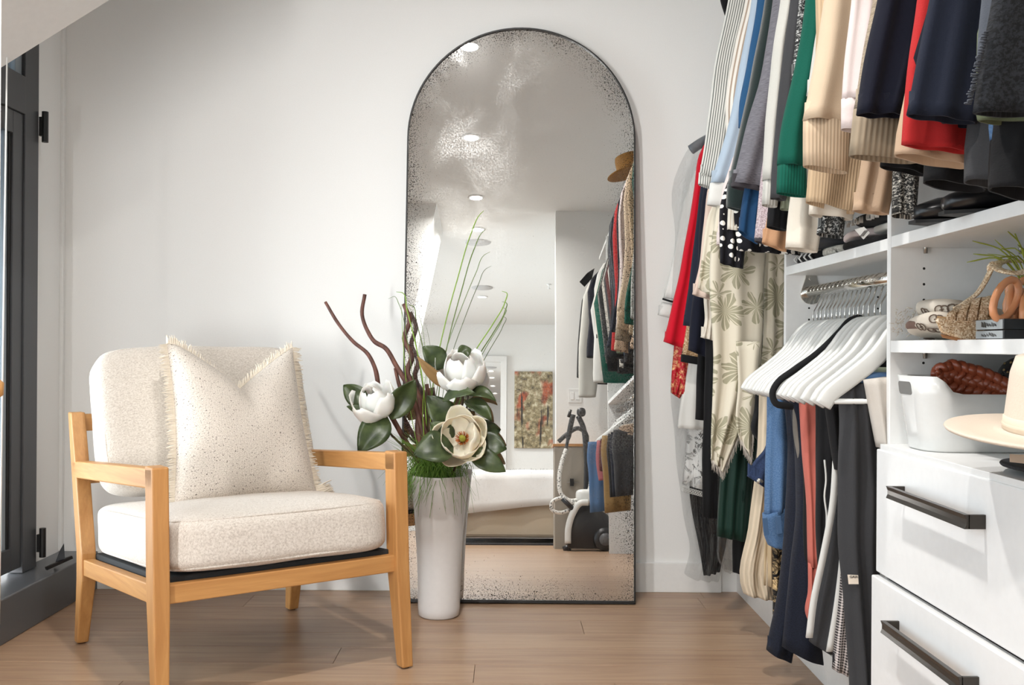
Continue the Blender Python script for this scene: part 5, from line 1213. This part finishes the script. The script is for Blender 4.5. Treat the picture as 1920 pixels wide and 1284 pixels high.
# white bin with a painted-in handle hole and scooped side
Z0 = .7113
M_bin = plain('glossy_white_plastic', (220, 220, 217), .2)
bx0, bx1, by0, by1 = .772, 1.10, 1.868, 2.038
bn = empty('storage_bin', (bx0, by1, Z0)); tag(bn, 'white plastic storage bin with a handle hole and scooped side on the tower', 'bin')
def bin_ring(z, inset, y_cut=None):
    hx, hy = (bx1-bx0)/2-inset, (by1-by0)/2-inset; cx, cy = (bx0+bx1)/2, (by0+by1)/2; r = .055-inset*.5; pts = []
    for q, (sx, sy) in enumerate(((1, 1), (-1, 1), (-1, -1), (1, -1))):
        for k in range(7):
            a = q*PI/2+PI/2*k/6; pts.append((cx+sx*(hx-r)+r*math.cos(a), cy+sy*(hy-r)+r*math.sin(a), z))
        nxt = ((1, 1), (-1, 1), (-1, -1), (1, -1))[(q+1) % 4]
        e0 = (cx+sx*(hx-r)+r*math.cos((q+1)*PI/2), cy+sy*(hy-r)+r*math.sin((q+1)*PI/2)); e1 = (cx+nxt[0]*(hx-r)+r*math.cos((q+1)*PI/2), cy+nxt[1]*(hy-r)+r*math.sin((q+1)*PI/2))
        for k in range(1, 12): pts.append((e0[0]+(e1[0]-e0[0])*k/12, e0[1]+(e1[1]-e0[1])*k/12, z))
    return pts
BH = .142
def rimz(p):
    # near half of the aisle-facing side dips in an S curve
    x, y, _ = p; t = min(1, max(0, (x-.800)/.035)); s = t*t*(3-2*t) if y < 1.90 else 0
    return Z0+BH-.032*s
outer = [bin_ring(Z0, .022), bin_ring(Z0+.004, .018)]
rim0 = [(p[0], p[1], rimz(p)) for p in bin_ring(0, 0)]; base0 = bin_ring(Z0+.004, .018)
for f in (.25, .5, .75, 1.0): outer.append([tuple(V(a).lerp(V(b), f)) for a, b in zip(base0, rim0)])
rim1 = [(p[0], p[1], rimz(p)) for p in bin_ring(0, .003)]; basei = bin_ring(Z0+.006, .022)
inner = [rim1, [tuple(V(a).lerp(V(b), .5)) for a, b in zip(rim1, basei)], basei]
MB().loft(outer+inner).build('tub', M_bin, bn)
# grey inset as painted shade of the handle slot, at the aisle end
sy, szz, so = 1.962, Z0+.118, .0025
slot = [(sy+s*(.030-.007)+.007*math.cos(a), szz+t*(.0125-.007)+.007*math.sin(a)) for s, t, a0 in ((1, 1, 0), (-1, 1, PI/2), (-1, -1, PI), (1, -1, 1.5*PI)) for a in [a0+PI/2*k/4 for k in range(5)]]
MB().loft([[(bx0+.018*(1-(z-Z0)/BH)-.0008, y, z) for y, z in slot], [(bx0+.018*(1-(z-Z0)/BH)+.006, y, z) for y, z in slot]]).build('handle_hole_shade', plain('slot_shade', (120, 119, 116), .9), bn, smooth=False)
# woven brown leather belt coil and black studded bag inside the bin
M_cog = plain('cognac_leather', (140, 66, 38), .32, bump=.2, bscale=90)
wb = empty('woven_belt', (.90, 1.95, Z0+.02)); tag(wb, 'cognac woven leather belt coiled inside the white bin', 'belt')
for row in range(2):
    path = smoothpath([W(1752, 704+row*24, 1.97), W(1778, 694+row*24, 1.965), W(1812, 700+row*24, 1.95), W(1850, 712+row*20, 1.93), W(1884, 730+row*14, 1.91)], 12)
    for st_ in range(3):
        pts = []
        for i, p in enumerate(path):
            ph = i/len(path)*2*PI*3.2+st_*2*PI/3
            pts.append(p+V((0, -.006+.007*math.sin(2*ph), .0125*math.sin(ph))))
        MB().tube(pts, .0095, 8, flat=.62).build('woven_strip', M_cog, wb)
bag2 = empty('studded_bag', (.98, 1.94, Z0+.02)); tag(bag2, 'black studded leather bag inside the white bin at the right edge', 'bag')
cb_ = W(1925, 722, 1.96)
sb_ = rounded_box('pouch', (.115, .13, .115), M_pat, None, Matrix.Translation(cb_+V((.01, 0, 0))), n=12, p=2.4, noise=.004, local=False); sb_.parent = bag2; sb_.matrix_parent_inverse = Matrix.Translation(-V(bag2.location))
bv2 = BVHTree.FromPolygons([V(sb_.location) + v.co for v in sb_.data.vertices], [tuple(p.vertices) for p in sb_.data.polygons])
M_stud = plain('gold_stud', (216, 190, 140), .25, .9)
for x, y in ((1883, 694), (1890, 698), (1907, 702), (1886, 718), (1902, 728), (1884, 682), (1896, 680), (1904, 679), (1882, 724), (1914, 690)):
    d = (W(x, y, 2)-eye).normalized(); hit = bv2.ray_cast(eye, d)
    if hit[0]: MB().lathe([(.0032, -.001), (.0026, .002), (.0005, .0032)], 8, hit[0]).build('stud', M_stud, bag2)
MB().tube(smoothpath([W(1884, 700, 1.92), W(1868, 712, 1.93), W(1858, 722, 1.94), W(1856, 735, 1.95), W(1862, 760, 1.95)], 5), .005, 7).build('strap', M_pat, bag2)

# hats
def hat(name, label, c, m, mb_, R, tilt, crown_h, crown_r, brim_up=.012, ex=1.0, band=True):
    h = empty(name, c); h.rotation_euler = tilt; tag(h, label, 'hat')
    rings = []; n = 48
    def ring(r, z, lift): return [(r*math.cos(2*PI*j/n), r*ex*math.sin(2*PI*j/n), z+lift*abs(math.cos(2*PI*j/n))) for j in range(n)]
    prof = [(crown_r*.995, .000, 0), (crown_r*1.25, -.001, .002), (R*.8, -.002, brim_up*.6), (R, .001, brim_up), (R+.002, .004, brim_up), (R, .0065, brim_up), (R*.8, .003, brim_up*.6), (crown_r*1.25, .004, .002), (crown_r*1.02, .007, 0), (crown_r*1.0, .03, 0), (crown_r*.93, crown_h*.75, 0), (crown_r*.84, crown_h*.95, 0), (crown_r*.6, crown_h, 0), (crown_r*.25, crown_h*.90, 0), (.0005, crown_h*.87, 0)]
    MB().loft([ring(*p) for p in prof]).build('felt', m, h, local=True)
    if band:
        MB().loft([ring(r, z, 0) for r, z in ((crown_r*1.01, .007), (crown_r*1.035, .009), (crown_r*1.025, .026), (crown_r*1.0, .028))], cap=False).build('band', mb_, h, local=True)
        MB().loft([ring(r, z, 0) for r, z in ((crown_r*1.03, .012), (crown_r*1.05, .015), (crown_r*1.03, .018))], cap=False).build('cord', mb_, h, local=True)
    return h
M_felt = plain('cream_felt', (216, 200, 182), .95, bump=.25, bscale=350); M_band = plain('cream_band', (222, 206, 184), .8)
hc = W(1992, 812, 1.47)
hat('felt_hat', 'wide brimmed cream felt hat stacked on the black one at right', (hc.x, 1.47, .780), M_felt, M_band, .157, (.10, -.02, 0), .12, .077, .004)
M_bfelt = plain('black_felt', (34, 34, 37), .95, bump=.4, bscale=300)
h2 = hat('felt_hat', 'black felt hat upside down under the cream hat on the drawer top', (.955, 1.53, Z0+.003), M_bfelt, M_bfelt, .185, (0, 0, 0), .02, .07, .008, band=False)
tg = MB().loft([[W(x, y, d) for x, y in ((1893, 851), (1930, 853), (1930, 870), (1893, 866))] for d in (1.415, 1.418)]).build('paper_tag', plain('kraft_tag', (206, 190, 172), .8), h2, smooth=False)
# ================================================================== WHAT THE MIRROR SHOWS: THE FAR END OF THE CLOSET AND THE BEDROOM
def wrow(Y, *rows): return [(V((a, Y, b)), V((c, Y, d))) for a, b, c, d in rows]
r10 = random.Random(21)
colsU = ['black', 'lgrey', 'navy', 'white', 'cream', 'green', 'tweed', 'black', 'snake', 'char', 'wine', 'lgrey', 'slate', 'satin', 'denimd', 'snake', 'navy', 'pale', 'blackt', 'mauve', 'dgreen']
desc = {'black': 'black', 'lgrey': 'light grey', 'navy': 'navy', 'white': 'white', 'cream': 'cream', 'green': 'emerald', 'tweed': 'tweed', 'snake': 'snake print', 'char': 'charcoal', 'wine': 'wine red', 'slate': 'slate', 'satin': 'beige', 'denimd': 'indigo', 'pale': 'bone', 'blackt': 'black boucle', 'mauve': 'mauve', 'dgreen': 'dark green'}
kinds = ['coat', 'long cardigan', 'jacket', 'lettered sweatshirt', 'sweatshirt', 'sweater', 'jacket', 'top', 'blouse', 'cardigan', 'blouse', 'sweatshirt', 'jacket', 'coat', 'shirt', 'dress', 'blazer', 'shirt', 'jacket', 'cardigan', 'jacket']
for i, (m, kd) in enumerate(list(zip(colsU, kinds))[:14]):
    Y = -1.12+i*.165; x0 = .655-.03*r10.random(); hemz = 1.28+.22*r10.random()
    if i == 0: hemz, x0 = 1.40, .62
    if i == 1: hemz, x0 = 1.22, .585
    if i == 2: hemz, x0 = 1.52, .61
    if i == 3: hemz, x0 = 1.30, .62
    if i == 4: hemz, x0 = 1.42, .63
    if i == 5: hemz, x0 = 1.52, .63
    x0 = [.60, .60, .655, .69, .770, .80, .80, .80, .80, .79, .78, .77, .75, .73][i]
    rows = wrow(Y, (.78, 2.25, .96, 2.26), (max(.69, x0+.04), 2.16, max(.90, x0+.18), 2.20), (x0+.02, 1.80, x0+.20, 1.82), (x0, hemz+.06, x0+.15, hemz+.06), (x0, hemz, x0+.14, hemz))
    nm_ = kd.replace(' ', '_')
    o = cloth(nm_, rows, FA[m], None, t=.048, folds=1.2, amp=.006, seed=i+50, nx=14, k=3)
    cat = kd.split()[-1]
    tag(o, '%s %s in the mirror, number %s from the switch wall' % (desc[m], kd, 'zero one two three four five six seven eight nine ten eleven twelve thirteen fourteen fifteen sixteen seventeen eighteen nineteen twenty twentyone'.split()[i+1]), cat, 'clothes reflected in the mirror')
    z = 1.25+.15*r10.random()
    cloth('body', wrow(Y-.004, (.84, 2.24, .98, 2.24), (.74, 2.12, 1.06, 2.12), (.74, z, 1.07, z)), FA[m], o, t=.02, folds=3, amp=.005, seed=i+80, nx=12, k=3)
    if i == 3:
        for k, (hh, gap) in enumerate(((.030, 0), (.03, .05), (.05, .11), (.03, .18), (.03, .25), (.03, .31))):
            zz_ = 1.98-gap; xx = x0+.018-.03*gap
            MB().box((xx+.015, Y+.048, zz_-hh), (xx+.075, Y+.058, zz_)).build('black_block', FA['black'], o, smooth=False)
        text('(CONCO)', V((x0+.075, Y+.050, 1.60)), .055, FA['black'], o, (PI/2, PI/2, PI), ext=.003)
    if i == 2:
        MB().loft([[(.60, y, 2.13), (.66, y, 2.20), (.72, y, 2.24), (.70, y, 2.16), (.64, y, 2.09)] for y in (Y+.02, Y+.045)]).build('lapel', FA['black'], o, smooth=False)
# trousers of the second hanging bay
lowm = [('denim', 'mid blue denim shirt', .42, .60), ('rose', 'rose pink trousers', .40, .50), ('wine', 'wine velvet top', .60, .45), ('denim', 'light blue jeans', .46, .44), ('khaki', 'khaki corduroy trousers', .34, .62), ('black', 'black trousers', .40, .4), ('denimd', 'indigo jeans', .40, .4), ('char', 'charcoal trousers', .40, .4)]
for i, (m, d_, zb, _w) in enumerate(lowm):
    Y = -.05+i*.16
    h_ = hanger(Y, .03, 'white hanger carrying the %s in the second bay' % d_)
    x0 = (.60, .65, .66, .655, .64, .66, .66, .66)[i]; zb = (.30, .52, .60, .36, .30, .40, .40, .40)[i]
    o = cloth('hung_trousers', wrow(Y, (x0, .800, x0+.26, .800), (x0-.01, .70, x0+.24, .70), (x0+.00, .58, x0+.20, .58), (x0+.01, zb, x0+.18, zb+.02)), FA[m], None, t=.034, folds=2, amp=.014, seed=i+120, nx=14, k=4)
    tag(o, '%s draped over a hanger and reflected in the mirror' % d_, 'clothes', 'clothes reflected in the mirror')
# hat on the top shelf
M_tan2 = plain('felt_tan', (150, 106, 48), .9, bump=.2, bscale=200)
hat('felt_hat', 'tan felt hat on the high top shelf, seen in the mirror', (.80, 1.0, 2.452), M_tan2, plain('hat_ribbon', (26, 24, 22), .7), .155, (0, -.30, 0), .12, .085, .0)
# light switch plate
swp = W(0, 0, 1); sx0 = MR(1079, 742, -1.49).x; szw = MR(1079, 742, -1.49).z
sw = box('light_switch', (sx0-.058, -1.4995, szw-.06), (sx0+.058, -1.493, szw+.06), M_white, None, bevel=.002); tag(sw, 'white double rocker light switch on the far wall, in the mirror', 'switch')
for s in (-1, 1): box('rocker', (sx0+s*.024-.016, -1.494, szw-.033), (sx0+s*.024+.016, -1.489, szw+.033), M_lacq, sw, bevel=.002)
# half-height grey cabinet with an oak cap
M_gry = plain('grey_linen_board', (158, 150, 138), .85, bump=.2, bscale=400)
cbn = empty('linen_cabinet', (.42, -1.36, 0)); tag(cbn, 'half height grey linen cabinet with oak top behind the steam cleaner', 'cabinet')
box('body', (.42, -1.48, .0), (.80, -1.22, .835), M_gry, cbn, bevel=.002); box('oak_top', (.405, -1.484, .835), (.81, -1.21, .858), Wx, cbn, bevel=.003)
MB().tube([(.52, -1.20, .54), (.62, -1.20, .54)], .004, 6).build('rod_handle', M_pin, cbn); MB().box((.545, -1.222, .51), (.575, -1.195, .57)).build('clasp', M_black, cbn, smooth=False)
# steam vacuum cleaner
vcn = empty('vacuum_cleaner', (.60, -.95, 0)); tag(vcn, 'white and black canister steam cleaner with looping ribbed hose, in the mirror', 'vacuum cleaner')
M_vb = plain('vac_black', (38, 38, 40), .35); M_vw = plain('vac_white', (226, 226, 222), .35)
secs = [(.50, .03, .20), (.53, .02, .30), (.58, .02, .37), (.66, .02, .36), (.74, .02, .33), (.82, .02, .28), (.86, .04, .18)]
MB().loft([[(x, -.95+yy, z) for yy, z in ((-.12, z0), (.12, z0), (.135, (z0+z1)/2), (.10, z1), (-.10, z1), (-.135, (z0+z1)/2))] for x, z0, z1 in secs]).build('body', M_vb, vcn, bevel=.01)
MB().tube(smoothpath([(.500, -.80, .06), (.505, -.80, .18), (.545, -.80, .30), (.60, -.80, .37), (.66, -.80, .375)], 5), .026, 10).build('white_shell', M_vw, vcn)
rounded_box('white_cap', (.16, .22, .12), M_vw, None, Matrix.Translation((.655, -.95, .42)), n=10, p=4, local=False).parent = vcn
bpy.data.objects['white_cap'].matrix_parent_inverse = Matrix.Translation(-V(vcn.location))
for s in (-1, 1):
    o = MB().loft([[(.79+r*math.cos(2*PI*j/24), -.95+s*y, .092+r*math.sin(2*PI*j/24)) for j in range(24)] for r, y in ((.088, .13), (.090, .14), (.088, .165), (.05, .170), (.0005, .165))]).build('wheel', M_vb, vcn)
    MB().loft([[(.79+r*math.cos(2*PI*j/20), -.95+s*y, .092+r*math.sin(2*PI*j/20)) for j in range(20)] for r, y in ((.05, .165), (.045, .176), (.0005, .172))]).build('hub', plain('vac_grey', (96, 96, 98), .4), o)
MB().lathe([(.0005, 0), (.03, 0), (.04, .03), (.0005, .045)], 14, (.50, -.90, 0)).build('caster', M_vb, vcn)
nh = NT('hose_ribbed'); nh.set(Roughness=.5)
hw = nh.n('ShaderNodeTexVoronoi'); hw.inputs['Scale'].default_value = 70; nh.l(nh.coord('Object'), hw.inputs['Vector']); nh.l(nh.ramp(hw.outputs['Distance'], [(.28, S(40, 40, 42)), (.36, S(226, 224, 218))]), nh.p.inputs['Base Color'])
HYr = -1.05
hosep = [(.50, -.90, .34), (.44, -.86, .28), (.36, -.85, .28), (.335, -.87, .33), (.38, -.90, .36), (.50, -.95, .33), (.58, -1.0, .36), (.70, -1.0, .52), (.71, -1.0, .66), (.62, -1.02, .50)]
hose1 = smoothpath([(.545, -.80, .36), (.49, -.80, .40), (.43, -.80, .405), (.375, -.80, .37), (.375, -.80, .32), (.43, -.80, .295), (.50, -.82, .31), (.57, -.90, .37)], 6)
MB().tube(hose1, .015, 10).build('hose', nh.m, vcn)
hose2 = smoothpath([(.70, -.98, .56), (.68, -.96, .47), (.60, -.92, .40), (.52, -.90, .39), (.455, -.90, .44), (.44, -.92, .55), (.46, -.95, .68), (.50, -.98, .80)], 6)
MB().tube(hose2, .017, 10).build('hose', nh.m, vcn)
MB().tube([(.46, -.80, .405), (.55, -.80, .315)], .021, 10).build('coupling', M_vb, vcn)
MB().tube(smoothpath([(.495, -.975, .78), (.52, -.99, .90), (.545, -1.0, 1.02), (.56, -1.0, 1.08)], 4), [.014]*4+[.022]*9, 10).build('handle_grip', M_vb, vcn)
rounded_box('handle_head', (.075, .07, .075), M_vb, None, Matrix.Translation((.625, -1.0, 1.10)), n=8, p=2.4, local=False).parent = vcn
bpy.data.objects['handle_head'].matrix_parent_inverse = Matrix.Translation(-V(vcn.location))
MB().tube(smoothpath([(.44, -1.0, .86), (.52, -1.0, .93), (.60, -1.0, .97), (.66, -1.0, .93), (.66, -1.0, .80)], 4), .018, 8).build('holder_arm', M_vb, vcn)
MB().tube([(.52, -1.0, 1.06), (.54, -1.0, 1.12)], .012, 8).build('trigger', M_vb, vcn)
MB().tube(smoothpath([(.60, -1.0, 1.07), (.64, -1.0, .98), (.66, -1.0, .82), (.66, -1.0, .40)], 4), .022, 8).build('upright_tube', M_vb, vcn)
# bed with a white coverlet, rug, framed opening, picture
BX0, BX1, BYf, BYb = -.50, 1.9, -2.20, -4.3
M_bedb = plain('bed_greige', (196, 180, 158), .9, bump=.1, bscale=300); M_cov = plain('coverlet_white', (236, 236, 236), .9, bump=.3, bscale=30)
bed = empty('bed', (.7, -3.2, 0)); tag(bed, 'low greige upholstered bed reflected in the mirror', 'bed')
box('base', (BX0, BYb, .06), (BX1, BYf, .42), M_bedb, bed, bevel=.03); box('mattress', (BX0+.02, BYb+.02, .42), (BX1-.02, BYf-.02, .66), M_bedb, bed, bevel=.05)
for x in (BX0+.1, BX1-.1):
    for y in (BYf-.1, BYb+.1): box('foot', (x-.03, y-.03, 0.012), (x+.03, y+.03, .06), M_black, bed)
nC = 30; vs = []; fs = []; 
prof = [(BYb+.3, .674), (-3.0, .676), (-2.5, .676), (-2.25, .672), (-2.17, .655), (-2.165, .58), (-2.160, .48), (-2.155, .38), (-2.15, .30)]
for i in range(nC+1):
    x = BX0-.03+(BX1-BX0+.06)*i/nC
    for j, (y, z) in enumerate(prof):
        drop = 1 if j < 5 else 1
        zz_ = z if j < 5 else .655-(.655-z)*(1.12-.55*min(1, i/(nC*.75)))
        vs.append((x, y+(.012*math.sin(x*14)+.01*mn.noise(V((x*6, j, 0))) if j > 4 else 0), zz_+.006*mn.noise(V((x*8, y*8, 1)))))
for i in range(nC):
    for j in range(len(prof)-1): a = i*len(prof)+j; fs.append((a, a+1, a+len(prof)+1, a+len(prof)))
cvl = mk('coverlet', vs, fs, M_cov, None, solid=.012); tag(cvl, 'white crinkled coverlet with fringe spread over the bed, in the mirror', 'bedspread')
fm = MB()
for i in range(150):
    x = BX0+.45+1.5*i/150; fm.tube([(x, -4.02, .685), (x+r10.uniform(-.01, .01), -3.98, .73+r10.uniform(0, .03))], [.004, .002], 4)
o = fm.build('fringe', plain('fringe_grey', (170, 170, 168), .9), cvl); o['kind'] = 'stuff'
rug = box('rug', (-.7, -3.6, .0005), (1.9, -1.98, .012), fb('rug_dark', (46, 46, 50), (110, 92, 82), kind='tweed', freq=22), None, bevel=0); tag(rug, 'dark patterned rug under the bed, in the mirror', 'rug')
WYb = -7.186
def mpx(x, y, Yw): # where the mirror shows pixel x,y on the bedroom wall
    return MR(x, y, Yw)
a, b = mpx(965, 840, -7.18), mpx(1037, 697, -7.18)
npc = NT('autumn_wood_print'); npc.set(Roughness=.6)
gc = npc.coord('Object', (1, 1, 1)); tr_ = npc.noise(npc.coord('Object', (16, 1, 1.2)), 1, 3, .6); fo_ = npc.noise(npc.coord('Object', (14, 14, 14)), 1, 5, .75); rdn = npc.noise(npc.coord('Object', (4, 4, 3)), 1, 2)
bgc = npc.ramp(fo_, [(.32, S(44, 38, 30)), (.5, S(146, 132, 98)), (.68, S(214, 206, 180))])
bgc = npc.mix(npc.ramp(rdn, [(.52, (0, 0, 0)), (.60, (1, 1, 1))]), bgc, npc.ramp(fo_, [(.35, S(90, 40, 24)), (.6, S(176, 92, 58))]))
npc.l(npc.mix(npc.ramp(tr_, [(.60, (0, 0, 0)), (.64, (1, 1, 1))]), bgc, S(40, 36, 32)), npc.p.inputs['Base Color'])
pic = box('canvas_picture', (min(a.x, b.x), -7.186+.0, a.z), (max(a.x, b.x), -7.15, b.z), npc.m, None, bevel=.002); tag(pic, 'canvas print of an autumn wood hanging above the bed', 'picture')
# framed arched niche left of the picture
a, b = mpx(868, 945, -7.18), mpx(951, 668, -7.18)
dn = empty('framed_mirror', (.0, -7.18, a.z)); tag(dn, 'white framed wall mirror left of the autumn picture', 'mirror')
fw = .085
mb = MB().box((a.x-.2, -7.186, a.z), (a.x-.2+fw, -7.15, b.z)).box((b.x-fw, -7.186, a.z), (b.x, -7.15, b.z)).box((a.x-.2+fw, -7.186, b.z-fw), (b.x-fw, -7.15, b.z)).box((a.x-.2+fw, -7.186, a.z), (b.x-fw, -7.15, a.z+fw))
mb.build('frame', M_white, dn, smooth=False)
ngm = NT('plain_mirror'); gg = ngm.n('ShaderNodeBsdfGlossy'); gg.inputs[0].default_value = (.9, .9, .9, 1); gg.inputs['Roughness'].default_value = .02; ngm.l(gg.outputs[0], ngm.out.inputs[0])
box('mirror_pane', (a.x-.2+fw, -7.186, a.z+fw), (b.x-fw, -7.17, b.z-fw), ngm.m, dn, bevel=0)
